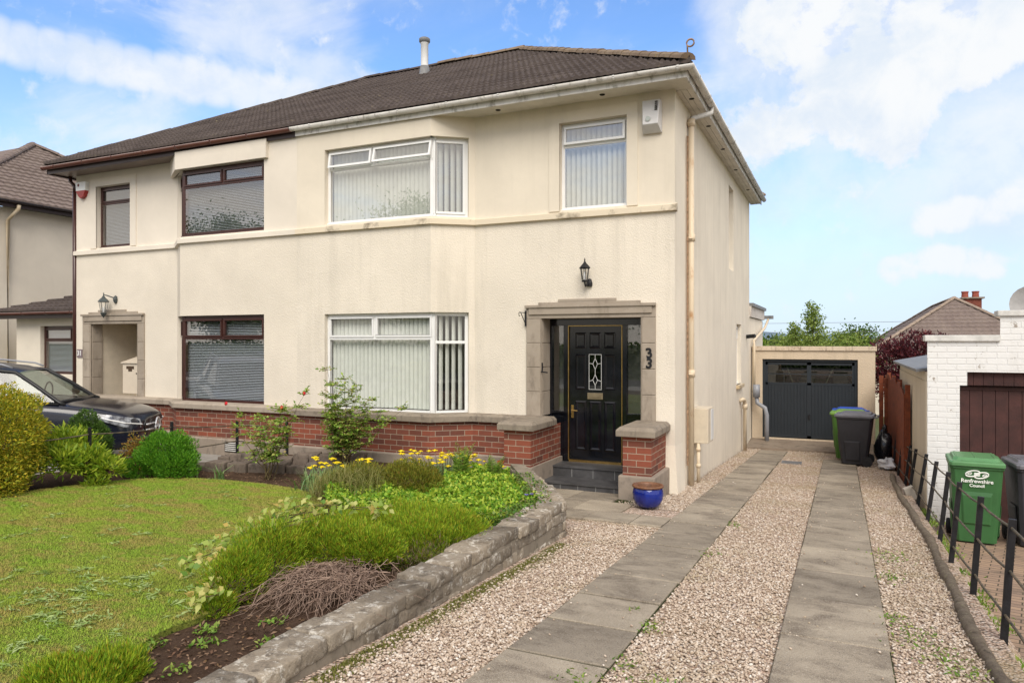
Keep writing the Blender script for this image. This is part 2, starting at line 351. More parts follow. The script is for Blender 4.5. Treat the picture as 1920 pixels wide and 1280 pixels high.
# ---------------------------------------------------------------- walls, windows, roofs
def wall(mb,p0,p1,z0,z1,ops=(),rev=.12,mi=0,u0=0,mr=None):
    """p0->p1 with the outside on the right-hand side; ops = (s0,s1,za,zb,revealL,revealR)"""
    p0=Vector(p0);p1=Vector(p1);Ln=(p1-p0).length;d=(p1-p0)/Ln;n=Vector((d.y,-d.x))
    z0f=z0 if callable(z0) else (lambda s,a=z0:a)
    ss=sorted({0,Ln}|{q for o in ops for q in o[:2]}); zs=sorted({-99,z1}|{q for o in ops for q in o[2:4]})
    def W(s,z,k=0): return (p0.x+d.x*s-n.x*k,p0.y+d.y*s-n.y*k,z)
    for i in range(len(ss)-1):
        for j in range(len(zs)-1):
            a,b=ss[i],ss[i+1]; c,e=zs[j],zs[j+1]
            if any(o[0]<=a+1e-6 and b<=o[1]+1e-6 and o[2]<=c+1e-6 and e<=o[3]+1e-6 for o in ops): continue
            ca,cb=(z0f(a),z0f(b)) if c==-99 else (c,c)
            if ca>=e: continue
            mb.quad(W(a,ca),W(b,cb),W(b,e),W(a,e),mi,[(u0+a,ca),(u0+b,cb),(u0+b,e),(u0+a,e)])
    mr=mi if mr is None else mr
    for o in ops:
        a,b,c,e=o[:4]; rl=o[4] if len(o)>4 else 1; rr=o[5] if len(o)>5 else 1
        uv=[(0,0),(rev,0),(rev,1),(0,1)]
        if rl: mb.quad(W(a,c),W(a,c,rev),W(a,e,rev),W(a,e),mr,uv)
        if rr: mb.quad(W(b,c,rev),W(b,c),W(b,e),W(b,e,rev),mr,uv)
        mb.quad(W(a,e),W(a,e,rev),W(b,e,rev),W(b,e),mr,uv)
        if c>=z0f(a): mb.quad(W(a,c,rev),W(a,c),W(b,c),W(b,c,rev),mr,uv)
def window(house,p0,p1,z0,z1,cells,fm,setb=.09,kind='v',fw=.05,label=None,blind=True,tilt=None,gl='glass',dens=.083,wd=.089,ang=38,depth=.07,skew=0):
    """frame in the plane set back from p0->p1; cells=(s0,s1,za,zb,casement) in fractions"""
    p0=Vector(p0);p1=Vector(p1);Ln=(p1-p0).length;d=(p1-p0)/Ln;n=Vector((d.y,-d.x)); o=p0-n*setb; H=z1-z0
    f=MB(); f.obox(o,d,n,0,Ln,-depth,0,z0,z0+fw); f.obox(o,d,n,0,Ln,-depth,0,z1-fw,z1)
    f.obox(o,d,n,0,fw,-depth,0,z0+fw,z1-fw); f.obox(o,d,n,Ln-fw,Ln,-depth,0,z0+fw,z1-fw)
    f.obox(o,d,n,-.01,Ln+.01,-.02,.03,z0-.02,z0+.018)
    panes=[]
    for c in cells:
        a,b=fw+c[0]*(Ln-2*fw),fw+c[1]*(Ln-2*fw); za,zb=z0+fw+c[2]*(H-2*fw),z0+fw+c[3]*(H-2*fw)
        if c[1]<.999: f.obox(o,d,n,b-.022,b+.022,-depth+.003,.004,za,zb)
        if c[3]<.999: f.obox(o,d,n,a,b,-depth+.002,.006,zb-.022,zb+.022)
        g_=.022; a+=g_ if c[0]>0 else 0; b-=g_ if c[1]<.999 else 0; za+=g_ if c[2]>0 else 0; zb-=g_ if c[3]<.999 else 0
        if c[4]:
            t=.035; dep=0.0
            op=c[5] if len(c)>5 else 0
            sash=MB()
            def sb(s0,s1,q0,q1):
                sash.obox(o,d,n,s0,s1,-.02,.022,q0,q1)
            m=f if not op else sash
            for q in ((a,b,za,za+t),(a,b,zb-t,zb),(a,a+t,za+t,zb-t),(b-t,b,za+t,zb-t)): m.obox(o,d,n,q[0],q[1],-.02,.022,q[2],q[3])
            if op:   # swung out at the bottom, hinged at the top
                for i,v in enumerate(sash.v):
                    k=(zb-v[2])*math.sin(R(op)); dz=(zb-v[2])*(1-math.cos(R(op)))
                    sash.v[i]=(v[0]+n.x*(k+.02),v[1]+n.y*(k+.02),v[2]+dz)
            panes.append((a+t,b-t,za+t,zb-t,op,sash if op else None,zb))
        else: panes.append((a,b,za,zb,0,None,zb))
    F=f.build('window_frame',fm,house,bevel=.006,**({'label':label} if label else {}))
    F.name='window'
    for (a,b,za,zb,op,sash,zt) in panes:
        m=MB(); kq=-.006 if not op else .0; m.quad((o.x+d.x*(a-.004)+n.x*kq,o.y+d.y*(a-.004)+n.y*kq,za-.004),(o.x+d.x*(b+.004)+n.x*kq,o.y+d.y*(b+.004)+n.y*kq,za-.004),(o.x+d.x*(b+.004)+n.x*kq,o.y+d.y*(b+.004)+n.y*kq,zb+.004),(o.x+d.x*(a-.004)+n.x*kq,o.y+d.y*(a-.004)+n.y*kq,zb+.004))
        if op:
            for i,v in enumerate(m.v):
                k=(zt-v[2])*math.sin(R(op)); dz=(zt-v[2])*(1-math.cos(R(op))); m.v[i]=(v[0]+n.x*(k+.02),v[1]+n.y*(k+.02),v[2]+dz)
            sash.build('casement',fm,F)
        m.build('pane',M[gl],F)
    if blind:
        bl=MB(); i0,i1=fw*.6,Ln-fw*.6; k=-depth-.045+(.02 if kind=='h' else -.012)
        if kind=='v':
            s=i0+.05
            while s<i1-.03:
                an=R(ang+random.uniform(-4,4)); dx,dn=math.cos(an)*wd/2,math.sin(an)*wd/2; sw=random.uniform(-.006,.006)
                P=lambda a_,b_,c_:(o.x+d.x*a_+n.x*b_,o.y+d.y*a_+n.y*b_,c_)
                A,B=(s-dx,k-dn),(s+dx,k+dn); mid=(s+.004,k+.006)
                for (q,r) in ((A,mid),(mid,B)):
                    bl.quad(P(q[0]+sw,q[1],z0+.06),P(r[0]+sw,r[1],z0+.06),P(r[0],r[1],z1-.04),P(q[0],q[1],z1-.04))
                s+=dens
            bl.build('vertical_blind',M['blindw'],F)
        elif kind=='h':
            zq=z0+.06
            while zq<z1-.03:
                P=lambda a_,b_,c_:(o.x+d.x*a_+n.x*b_,o.y+d.y*a_+n.y*b_,c_)
                bl.quad(P(i0,k+.010,zq-.004),P(i1,k+.010,zq-.004),P(i1,k-.010,zq+.007),P(i0,k-.010,zq+.007)); zq+=.030
            bl.build('venetian_blind',M['blindv'],F)
    return F
def roofslope(mb,E0,d,m,L0,L1,xl,xr,run,k,z0,roll=.108,gauge=.262,h=.036,t=.046,mi=0):
    """E0 = eaves origin (x,y), d along eaves, m uphill (plan); xl/xr(r) limits along d at plan distance r"""
    step=roll/4; cols=np.arange(L0,L1+step,step); nr=int(round(run/(gauge*math.cos(math.atan(k)))))
    prof=h*np.clip(.5+.5*np.cos(2*np.pi*cols/roll),0,1)**1.3
    rows=[]
    jit=np.random.default_rng(5)
    for i in range(nr):
        r0=run*i/nr; r1=run*(i+1)/nr
        tt=t*(1+.15*jit.standard_normal())
        for (r,zo,pr) in ((r0,-.004,.2),(r0,tt,1),(r1,0.002,.9)):
            c=np.clip(cols,xl(r),xr(r)); x=E0[0]+d[0]*c+m[0]*r; y=E0[1]+d[1]*c+m[1]*r
            wob=.004*np.sin(cols*1.7+i*.9)+.006*np.sin(cols*.6+2)
            rows.append((np.stack([x,y,z0+k*r+zo+prof*pr+wob],1),c))
    n=len(cols); b=len(mb.v); 
    V=np.concatenate([q[0] for q in rows]); mb.v+=[tuple(p) for p in V.tolist()]
    for i in range(len(rows)-1):
        if i%3==2: continue
        c0,c1=rows[i][1],rows[i+1][1]
        for j in range(n-1):
            if c0[j+1]-c0[j]<1e-5 and c1[j+1]-c1[j]<1e-5: continue
            a=b+i*n+j; mb.f.append([a,a+1,a+n+1,a+n]); mb.m.append(mi); mb.uv.append(None)
def caps(mb,A,B,r=.10,seg=.38,n=7,mi=0,lift=0.0):
    A=Vector(A);B=Vector(B);Ln=(B-A).length;k=max(1,int(Ln/seg));d=(B-A)/Ln
    side=d.cross(Vector((0,0,1))).normalized();up=side.cross(d).normalized()
    for i in range(k):
        a=A+d*(Ln*i/k);b=A+d*(Ln*(i+1)/k+.04);vs=[]
        jz=random.uniform(-.006,.006)
        for (p,rr) in ((a,r),(b,r*.88)):
            for j in range(n):
                q=math.pi*(j/(n-1)); vs.append(p+side*math.cos(q)*rr+up*(math.sin(q)*rr*.75+lift+jz))
        mb.add(vs,[(j,j+1,n+j+1,n+j) for j in range(n-1)]+[tuple(range(n))],mi)
def gutter(mb,pts,r=.058,mi=0,inward=True,br=.9):
    """half-round gutter along a polyline at rim height"""
    n=8;vs=[];pts=[Vector(p) for p in pts]
    nr=[]
    for i,p in enumerate(pts):
        a=pts[max(i-1,0)];b=pts[min(i+1,len(pts)-1)]
        d1=(p-a).normalized() if i>0 else (b-p).normalized(); d2=(b-p).normalized() if i<len(pts)-1 else d1
        t=(d1+d2).normalized(); s_=t.cross(Vector((0,0,1))).normalized()/max(.5,t.dot(d1))
        for j in range(n+1):
            q=math.pi*j/n; nr.append(p+s_*math.cos(q)*r+Vector((0,0,-math.sin(q)*r*1.05)))
        for j in range(n+1):
            q=math.pi*(n-j)/n; nr.append(p+s_*math.cos(q)*(r-.006)+Vector((0,0,-math.sin(q)*(r*1.05-.006)+.001)))
    k=2*(n+1)
    fs=[(i*k+j,i*k+(j+1)%k,(i+1)*k+(j+1)%k,(i+1)*k+j) for i in range(len(pts)-1) for j in range(k)]
    fs+=[tuple(range(k)),tuple((len(pts)-1)*k+j for j in range(k))]
    mb.add(nr,fs,mi)
    for i in range(len(pts)-1):      # brackets
        a,b=pts[i],pts[i+1];Ln=(b-a).length;d=(b-a)/Ln;s_=d.cross(Vector((0,0,1)))
        q=br*.5
        while q<Ln-.1:
            c=a+d*q
            arc=[c+s_*math.cos(math.pi*j/8)*(r+.007)+Vector((0,0,-math.sin(math.pi*j/8)*(r*1.05+.007)+.004)) for j in range(9)]
            for j in range(8):
                mb.add([arc[j]-d*.016,arc[j]+d*.016,arc[j+1]+d*.016,arc[j+1]-d*.016,arc[j]-d*.016-(arc[j]-c)*.12,arc[j]+d*.016-(arc[j]-c)*.12,arc[j+1]+d*.016-(arc[j+1]-c)*.12,arc[j+1]-d*.016-(arc[j+1]-c)*.12],[(0,1,2,3),(0,4,5,1),(3,2,6,7)],mi)
            q+=br

YF=10.38; YB=9.95; XR=-2.18; XM=-8.73; XL=-15.28; YK=19.56; ZS=5.24; ZT=3.60
EX=-1.87; EXL=-15.59; EY=9.86; EYK=20.05; ZE=5.385; RK=.546; RX=-6.58; RXL=-10.88; RY=14.95; ZR=ZE+RK*(RY-EY)
hr=thing('semi_detached_house',(-5.4,15,-.7),'right-hand cream semi with white window frames, black front door and number 33','house')
hl=thing('semi_detached_house',(-12,15,-.5),'left-hand cream semi with dark brown window frames, brown gutter and open stone porch','house')
def zst(s): return .44
# ---- right house walls
lo=MB()   # roughcast below the string course
SPL=Vector((-5.99,YB)); SPR=Vector((-5.42,YF)); LS=(SPR-SPL).length
lo.f
wall(lo,(XM,YB),SPL,.40,ZT-.12,[(XM*-1-8.12,XM*-1-5.99,.42,2.07,1,0)],u0=0)
wall(lo,SPL,SPR,.40,ZT-.12,[(0,LS*.86,.42,2.07,0,1)])
wall(lo,SPR,(-4.50,YF),.40,ZT-.12)
wall(lo,(-4.50,YF),(-2.454,YF),.40,ZT-.12,[(.24,2.046-.19,.3,1.955,0,0)],rev=.01)
wall(lo,(-2.454,YF),(XR,YF),-.75,ZT-.12)
wl=lo.build('wall',M['cast'],hr)
up=MB()
wall(up,(XM,YB),SPL,ZT-.02,ZS,[(-XM-8.12,-XM-5.99,3.61,4.90,1,0)])
wall(up,SPL,SPR,ZT-.02,ZS,[(0,LS*.86,3.61,4.90,0,1)])
wall(up,SPR,(XR,YF),ZT-.02,ZS,[(-3.95+5.42,-2.885+5.42,3.61,4.95)])
# raised flat band round the single window, and the shallow bay header
for (a,b,c,e) in ((-4.12,-3.95,ZT,5.12),(-2.885,-2.72,ZT,5.12),(-3.95,-2.885,4.95,5.12)): up.box(a,b,YF-.018,YF+.01,c,e)
up.build('upper_wall',M['smooth'],hr,label='smooth cream upper front wall')
sd=MB()
wall(sd,(XR,YF),(XR,YK),lambda s:-.056*(YF+s)-.25,ZS,[(15.82-YF,16.55-YF,3.15,4.93),(17.05-YF,17.9-YF,.60,2.0)],rev=.14)
wall(sd,(XR,YK),(XM,YK),-1.5,ZS)
# thickened foot of the corner
sd.add([(XR-.35,YF-.005,.1),(XR+.006,YF-.005,.1),(XR+.006,YF+.5,.1),(XR-.35,YF-.05,-.7),(XR+.06,YF-.05,-.7),(XR+.06,YF+.5,-.7)],[(0,3,4,1),(1,4,5,2)])
sd.build('side_wall',M['side'],hr,label='streaked roughcast gable-side wall facing the driveway')
def stringc(mb,path,proj=.055,z0=ZT-.13,z1=ZT):
    P=[Vector(p) for p in path]
    offs=[]
    for i,p in enumerate(P):
        d1=(P[i]-P[i-1]).normalized() if i else (P[1]-P[0]).normalized(); d2=(P[i+1]-P[i]).normalized() if i<len(P)-1 else d1
        n1=Vector((d1.y,-d1.x));n2=Vector((d2.y,-d2.x));n_=(n1+n2).normalized(); offs.append(n_/max(.6,n_.dot(n1)))
    for i in range(len(P)-1):
        a,b=P[i],P[i+1];na,nb=offs[i],offs[i+1];q=proj
        A=[(a.x+na.x*k,a.y+na.y*k,z) for k,z in ((-.05,z0),(q,z0+.012),(q,z1-.035),(-.05,z1))]
        B=[(b.x+nb.x*k,b.y+nb.y*k,z) for k,z in ((-.05,z0),(q,z0+.012),(q,z1-.035),(-.05,z1))]
        Ln=(b-a).length
        for j in range(3): mb.quad(A[j],B[j],B[j+1],A[j+1])
        if i==0: mb.add(A,[(3,2,1,0)])
        if i==len(P)-2: mb.add(B,[(0,1,2,3)])
m=MB(); stringc(m,[(XM,YB),SPL,SPR,(XR+.03,YF)]); m.build('string_course',M['string'],hr)
# ---- left house walls
SPLL=Vector((-11.6,YB)); SPRL=Vector((-12.18,YF)); 
lo=MB(); up=MB()
bayops=lambda za,zb:[(.14,-9.487+11.6,za,zb,0,1)]
LS2=(SPLL-SPRL).length
for (mb,a,b,za,zb) in ((lo,.40,ZT-.12,.43,2.09),(up,ZT-.02,ZS,3.61,4.90)):
    wall(mb,SPLL,(XM,YB),a,b,[(0,-9.487+11.6,za,zb,0,1)])
    wall(mb,SPRL,SPLL,a,b,[(LS2*.2,LS2,za,zb,1,0)])
wall(lo,(XL,YF),(-15.036,YF),-.6,ZT-.12); 
wall(lo,(-15.036,YF),(-13.115,YF),.40,ZT-.12,[(.23,1.921-.2,.3,1.97,0,0)],rev=.01)
wall(lo,(-13.115,YF),SPRL,.40,ZT-.12)
wall(up,(XL,YF),SPRL,ZT-.02,ZS,[(-14.62-XL,-13.55-XL,3.61,4.93)])
for (a,b,c,e) in ((-14.8,-14.62,ZT,5.10),(-13.55,-13.37,ZT,5.10),(-14.62,-13.55,4.93,5.10)): up.box(a,b,YF-.018,YF+.01,c,e)
up.add([],[]); 
# boxed header over the bay window
hd=MB(); pl=[(-9.38,YB-.07),(-11.66,YB-.07),(-12.32,YF-.05),(-12.32,YF+.02),(-11.6,YB+.02),(-9.38,YB+.02)]
hd.prism(pl[::-1],4.90,5.235); hd.build('bay_header',M['smoothL'],hl)
lo.build('wall',M['castL'],hl); up.build('upper_wall',M['smoothL'],hl)
sd=MB(); wall(sd,(XL,YK),(XL,YF),-1,ZS); wall(sd,(XM,YK),(XL,YK),-1,ZS); sd.build('side_wall',M['castL'],hl)
m=MB(); stringc(m,[(XL-.03,YF),SPRL,SPLL,(XM,YB)]); m.build('string_course',M['smoothL'],hl)
# ---- brick base with plinth and coping
def base(house,segs,z0,z1,capz,plf,name_p='plinth'):
    br=MB(); pl=MB(); u=0
    for i,(a,b) in enumerate(segs):
        a=Vector(a);b=Vector(b)
        wall(br,a,b,z0,z1,u0=u); u+=(b-a).length
    br.build('brick_base',M['brick'],house)
    return u
def offpath(P,q):
    P=[Vector(p) for p in P];o=[]
    for i,p in enumerate(P):
        d1=(P[i]-P[i-1]).normalized() if i else (P[1]-P[0]).normalized(); d2=(P[i+1]-P[i]).normalized() if i<len(P)-1 else d1
        n1=Vector((d1.y,-d1.x));n2=Vector((d2.y,-d2.x));n_=(n1+n2).normalized(); o.append(p+n_*q/max(.6,n_.dot(n1)))
    return o
def ribbon(mb,P,q,z0,z1,chamf=0,back=.25,mi=0):
    """solid strip following a path, proud by q"""
    F=offpath(P,q);B=offpath(P,-back);C_=offpath(P,q-chamf)
    for i in range(len(P)-1):
        a,b=F[i],F[i+1];c,e=C_[i],C_[i+1];g_,h=B[i],B[i+1];zc=z1-chamf*.7
        mb.quad((a.x,a.y,z0),(b.x,b.y,z0),(b.x,b.y,zc),(a.x,a.y,zc)); mb.quad((a.x,a.y,zc),(b.x,b.y,zc),(e.x,e.y,z1),(c.x,c.y,z1))
        mb.quad((c.x,c.y,z1),(e.x,e.y,z1),(h.x,h.y,z1+.012),(g_.x,g_.y,z1+.012)); mb.quad((g_.x,g_.y,z0),(h.x,h.y,z0),(b.x,b.y,z0),(a.x,a.y,z0))
        for k,(f_,cc,bb) in ((i,(F[i],C_[i],B[i])),):
            if i==0: mb.add([(f_[0] if 0 else F[0].x,F[0].y,z0),(F[0].x,F[0].y,zc),(C_[0].x,C_[0].y,z1),(B[0].x,B[0].y,z1+.012),(B[0].x,B[0].y,z0)],[(0,1,2,3,4)])
            if i==len(P)-2: mb.add([(F[-1].x,F[-1].y,z0),(F[-1].x,F[-1].y,zc),(C_[-1].x,C_[-1].y,z1),(B[-1].x,B[-1].y,z1+.012),(B[-1].x,B[-1].y,z0)],[(4,3,2,1,0)])
PATH=[(XM,9.87),(-5.95,9.87),(-5.41,10.30),(-4.42,10.30)]
ZB=-.21; ZC=.315
br=MB(); u=0
for a,b in zip(PATH,PATH[1:]): wall(br,a,b,ZB,ZC,u0=u); u+=(Vector(b)-Vector(a)).length
# left pier of the doorway and right pier
wall(br,(-4.48,10.3),(-4.48,9.5),ZB,ZC,u0=.1); wall(br,(-4.48,9.5),(-4.06,9.5),ZB,ZC,u0=.05); wall(br,(-4.06,9.5),(-4.06,10.71),ZB,ZC,u0=.13)
br.build('brick_base',M['brick'],hr)
br=MB(); wall(br,(-2.70,10.38),(-2.70,9.5),ZB,ZC,u0=.1); wall(br,(-2.70,9.5),(-2.31,9.5),ZB,ZC,u0=.05); wall(br,(-2.31,9.5),(-2.31,10.38),ZB,ZC,u0=.2)
rp=br.build('brick_pier',M['brick'],hr,label='red brick pier with stone cap right of the front door')
m=MB(); ribbon(m,PATH,.05,-.9,ZB-.0,.03); m.box(-4.53,-4.02,9.45,10.69,-.9,ZB+.003); m.build('plinth',M['plinth'],hr)
m=MB(); m.box(-2.75,-2.25,9.44,10.37,-.9,ZB+.003); m.build('pier_plinth',M['plinth'],rp,bevel=.02)
def slab_cap(mb,x0,x1,y0,y1,z0,z1,c=.045):
    zc=z1-c; v=[(x0,y0,z0),(x1,y0,z0),(x1,y1,z0),(x0,y1,z0),(x0,y0,zc),(x1,y0,zc),(x1,y1,zc),(x0,y1,zc),(x0+c,y0+c,z1),(x1-c,y0+c,z1),(x1-c,y1,z1),(x0+c,y1,z1)]
    mb.add(v,[(0,3,2,1),(0,1,5,4),(1,2,6,5),(2,3,7,6),(3,0,4,7),(4,5,9,8),(5,6,10,9),(6,7,11,10),(7,4,8,11),(8,9,10,11)])
m=MB(); ribbon(m,PATH,.075,ZC,.435,.04,back=.15); slab_cap(m,-4.56,-3.99,9.42,10.37,ZC+.003,.447); m.build('coping',M['cope'],hr,bevel=.008)
m=MB(); slab_cap(m,-2.78,-2.24,9.42,10.376,ZC+.003,.447); m.build('pier_cap',M['cope'],rp,bevel=.012)
PATHL=[(-15.2,10.30),(-12.21,10.30),(-11.62,9.87),(XM,9.87)]
br=MB(); u=.1
for a,b in zip(PATHL,PATHL[1:]): wall(br,a,b,ZB+.02,ZC+.02,u0=u); u+=(Vector(b)-Vector(a)).length
br.build('brick_base',M['brick'],hl)
m=MB(); ribbon(m,PATHL,.05,-.9,ZB+.02,.03); m.build('plinth',M['plinth'],hl)
m=MB(); ribbon(m,PATHL,.075,ZC+.02,.45,.04,back=.15); m.build('coping',M['sand'],hl,bevel=.008)
# ---- windows
WC3=[(0,.5,.77,1,1),(.5,1,.77,1,1),(0,1,0,.77,0)]
UPC=[(0,.46,.76,1,1),(.46,1,.76,1,1,17),(0,1,0,.76,0)]
window(hr,(-8.12,YB),(-5.965,YB),3.62,4.90,[(0,.44,.76,1,1,9),(.44,1,.76,1,1,14),(0,1,0,.76,0)],M['white'],.10,label='white upstairs bay window with open top lights',ang=-28,gl='glassu')
window(hr,(SPL.x+.0,SPL.y),(SPL.x+(SPR.x-SPL.x)*.86,SPL.y+(SPR.y-SPL.y)*.86),3.62,4.90,[(0,1,0,1,1)],M['white'],.10,label='narrow white side light of the upstairs bay window',ang=-30,dens=.10,gl='glassu')
window(hr,(-3.95,YF),(-2.885,YF),3.62,4.95,[(0,1,0,.76,0),(0,1,.76,1,1,3)],M['white'],.10,label='white upstairs window over the front door',ang=-40,gl='glassu')
window(hr,(-8.12,YB),(-5.965,YB),.425,2.07,[(0,.46,.76,1,1),(.46,1,.76,1,1),(0,1,0,.76,0)],M['white'],.08,label='large white ground floor bay window with vertical blinds',ang=-33)
window(hr,(SPL.x,SPL.y),(SPL.x+(SPR.x-SPL.x)*.86,SPL.y+(SPR.y-SPL.y)*.86),.425,2.07,[(0,1,0,.72,0),(0,1,.72,1,0)],M['white'],.08,label='narrow white side light of the ground floor bay window',ang=-38,dens=.105)
window(hr,(XR,17.05),(XR,17.9),.61,2.0,[(0,1,0,.76,0),(0,1,.76,1,1)],M['white'],.10,blind=False,label='small white window low on the side wall')
window(hr,(XR,15.82),(XR,16.55),3.16,4.93,[(0,1,0,.76,0),(0,1,.76,1,1)],M['white'],.14,blind=False,label='tall narrow window high on the side wall')
m=MB(); m.box(XR-.06,XR+.07,17.0,17.95,.52,.60); m.build('window_sill',M['cream'],hr,bevel=.008)
BW=M['brown']
window(hl,(-14.62,YF),(-13.55,YF),3.62,4.93,[(0,1,0,.74,0),(0,1,.74,1,1)],BW,.10,'h',.055,label='brown upstairs window nearest the alarm box',gl='glassl')
window(hl,(-11.62,YB),(-9.487,YB),3.62,4.90,[(0,.5,.76,1,1),(.5,1,.76,1,1),(0,1,0,.76,0)],BW,.07,'h',.065,label='brown upstairs bay window',gl='glassl')
window(hl,(SPRL.x+.12,SPRL.y-.09),(SPLL.x,SPLL.y),3.62,4.90,[(0,1,0,.76,0),(0,1,.76,1,1)],BW,.07,'h',.065,blind=False)
window(hl,(-11.62,YB),(-9.487,YB),.44,2.09,[(0,.5,.76,1,1),(.5,1,.76,1,1),(0,1,0,.76,0)],BW,.07,'h',.065,label='large brown ground floor bay window',gl='glassl')
window(hl,(SPRL.x+.12,SPRL.y-.09),(SPLL.x,SPLL.y),.44,2.09,[(0,1,0,.76,0),(0,1,.76,1,1)],BW,.07,'h',.065,blind=False)
# ---- roofs
def xr1(r): return EX-EXL-(EX-RX)/(RY-EY)*r
def xl1(r): return (RXL-EXL)/(RY-EY)*r
run=RY-EY
m=MB(); roofslope(m,(EXL,EY),(1,0),(0,1),XM-EXL,EX-EXL,lambda r:XM-EXL,xr1,run,RK,ZE)
kk=(ZR-ZE)/(EX-RX); dd=EYK-EY
roofslope(m,(EX,EY),(0,1),(-1,0),0,dd,lambda r:r*(RY-EY)/(EX-RX),lambda r:dd-r*(EYK-RY)/(EX-RX),EX-RX,kk,ZE)
m.quad((EX,EYK,ZE),(XM,EYK,ZE),(XM,RY,ZR),(RX,RY,ZR)); m.build('roof',M['tile'],hr)
m=MB(); caps(m,(EX-.03,EY+.03,ZE+.05),(RX,RY,ZR+.05),r=.12,seg=.32); caps(m,(RX+.05,RY,ZR+.05),(XM,RY,ZR+.05),r=.12); caps(m,(EX-.03,EYK,ZE+.04),(RX,RY,ZR+.04),r=.12); m.build('hip_tiles',M['hip'],hr)
m=MB(); roofslope(m,(EXL,EY),(1,0),(0,1),0,XM-EXL,xl1,lambda r:XM-EXL,run,RK,ZE)
m.quad((XM,EYK,ZE),(EXL,EYK,ZE),(RXL,RY,ZR),(XM,RY,ZR)); m.quad((EXL,EYK,ZE),(EXL,EY,ZE),(RXL,RY,ZR),(RXL,RY,ZR+.001)); m.build('roof',M['tile'],hl)
m=MB(); caps(m,(XM,RY,ZR+.04),(RXL,RY,ZR+.04),r=.10); caps(m,(RXL,RY,ZR+.04),(EXL+.05,EY+.05,ZE+.03),r=.085,seg=.42); m.build('hip_tiles',M['tile'],hl)
# fascia, soffit, gutter
FX=-1.92; FY=9.905
m=MB(); m.box(XM,FX,FY,FY+.02,5.20,5.385); m.box(FX-.02,FX+.0005,FY+.02,EYK-.05,5.20,5.385); m.build('fascia',M['gutterw'],hr)
m=MB(); m.box(XM,FX-.02,FY+.02,FY+.55,ZS-.012,ZS+.02)
for k in range(3): m.box(FX-.022-.085*(k+1),FX-.022-.085*k-.004,FY+.55,EYK-.05,ZS-.014-.002*k,ZS+.02)
so_=m.build('soffit',M['soffit'],hr)
m=MB()
for (x,y) in ((-4.9,10.17),(-3.2,10.17),(-2.04,10.9),(-2.04,12.4),(-2.04,14.0),(-2.04,15.8),(-2.04,18.0)):
    m=MB(); m.lathe((x,y,ZS-.021),[(.001,0),(.038,0),(.042,.008)],14); m.build('soffit_vent',M['dark'],so_)
m=MB(); GY=9.845; GXX=-1.862
gutter(m,[(XM-.04,GY,5.335),(GXX,GY,5.335),(GXX,EYK,5.335)]); m.build('gutter',M['gutterw'],hr,smooth=True)
m=MB(); m.box(EXL+.04,XM-.002,FY,FY+.02,5.19,5.375); m.box(EXL+.04,EXL+.06,FY,EYK,5.19,5.375); m.build('fascia',M['dkbrown'],hl)
m=MB(); m.box(EXL+.06,XM-.002,FY+.02,FY+.55,ZS-.018,ZS+.02); m.box(EXL+.06,XL,FY+.55,EYK,ZS-.018,ZS+.02); m.build('soffit',simple('brown_soffit',(.20,.15,.13),.4,.4,.1),hl)
m=MB(); gutter(m,[(EXL-.01,GY,5.33),(XM-.05,GY,5.33)],r=.062); m.build('gutter',M['browng'],hl,smooth=True)
# roof furniture
m=MB(); fx,fy=-9.04+.55,13.83
m.lathe((fx,fy,7.45),[(.19,0),(.13,.1),(.10,.30),(.001,.30)],14,1); m.lathe((fx,fy,7.72),[(.085,0),(.085,.52),(.095,.53),(.095,.56)],16,0); m.lathe((fx,fy,8.27),[(.10,0),(.125,.03),(.125,.09),(.10,.11),(.001,.12)],16,1)
m.build('flue_pipe',[M['white'],M['lead']],hr,smooth=True,label='white metal flue pipe with dark cap on the roof')
m=MB(); cx,cy,cz=EX-.04,EY+.06,ZE+.12
pts=[(cx,cy,cz)]+[(cx+.02+.05*math.cos(q)+.02,cy-.02,cz+.15+.05*math.sin(q)) for q in [math.pi*1.2-.35*i for i in range(18)]]
m.tube(pts,.012,6); m.build('hip_iron',M['rust'],hr,smooth=True)
# ---- front doorway, right house
def surround(house,x0,x1,jl,jr,ztop,zbot,zin,yf,mat,deep,stepc=True):
    m=MB(); joint=M['dark']
    zz=[zbot+ (zin-zbot)*i/4 for i in range(5)]
    for i in range(4):
        a,b=zz[i]+.004,zz[i+1]-.004
        m.box(x0,x0+jl,yf-.03,yf+deep,a,b); m.box(x1-jr,x1,yf-.03,yf+deep,a,b)
        m.box(x0+jl,x0+jl+.03,yf+.02,yf+deep,a,b); m.box(x1-jr-.03,x1-jr,yf+.02,yf+deep,a,b)
    m.box(x0,x1,yf-.03,yf+deep,zin,ztop)
    m.box(x0+.05,x1-.05,yf-.055,yf-.03,zin+.06,ztop-.035)       # raised moulding
    m.box(x0-.012,x1+.012,yf-.075,yf-.03,ztop-.045,ztop)
    if stepc:
        w_=x1-x0; m.box(x0+.1*w_,x1-.11*w_,yf-.03,yf+.03,ztop,ztop+.04); m.box(x0+.26*w_,x1-.29*w_,yf-.03,yf+.03,ztop+.04,ztop+.085)
    m.box(x0+.005,x0+jl+.02,yf-.022,yf+deep,zbot,zin,1); m.box(x1-jr-.02,x1-.005,yf-.022,yf+deep,zbot,zin,1)
    s_=m.build('door_surround',[mat,M['cope']],house,bevel=.008)
    return s_
surround(hr,-4.498,-2.454,.235,.20,2.165,.44,1.955,YF,M['sand'],.32)
dr=MB(); dy=10.70
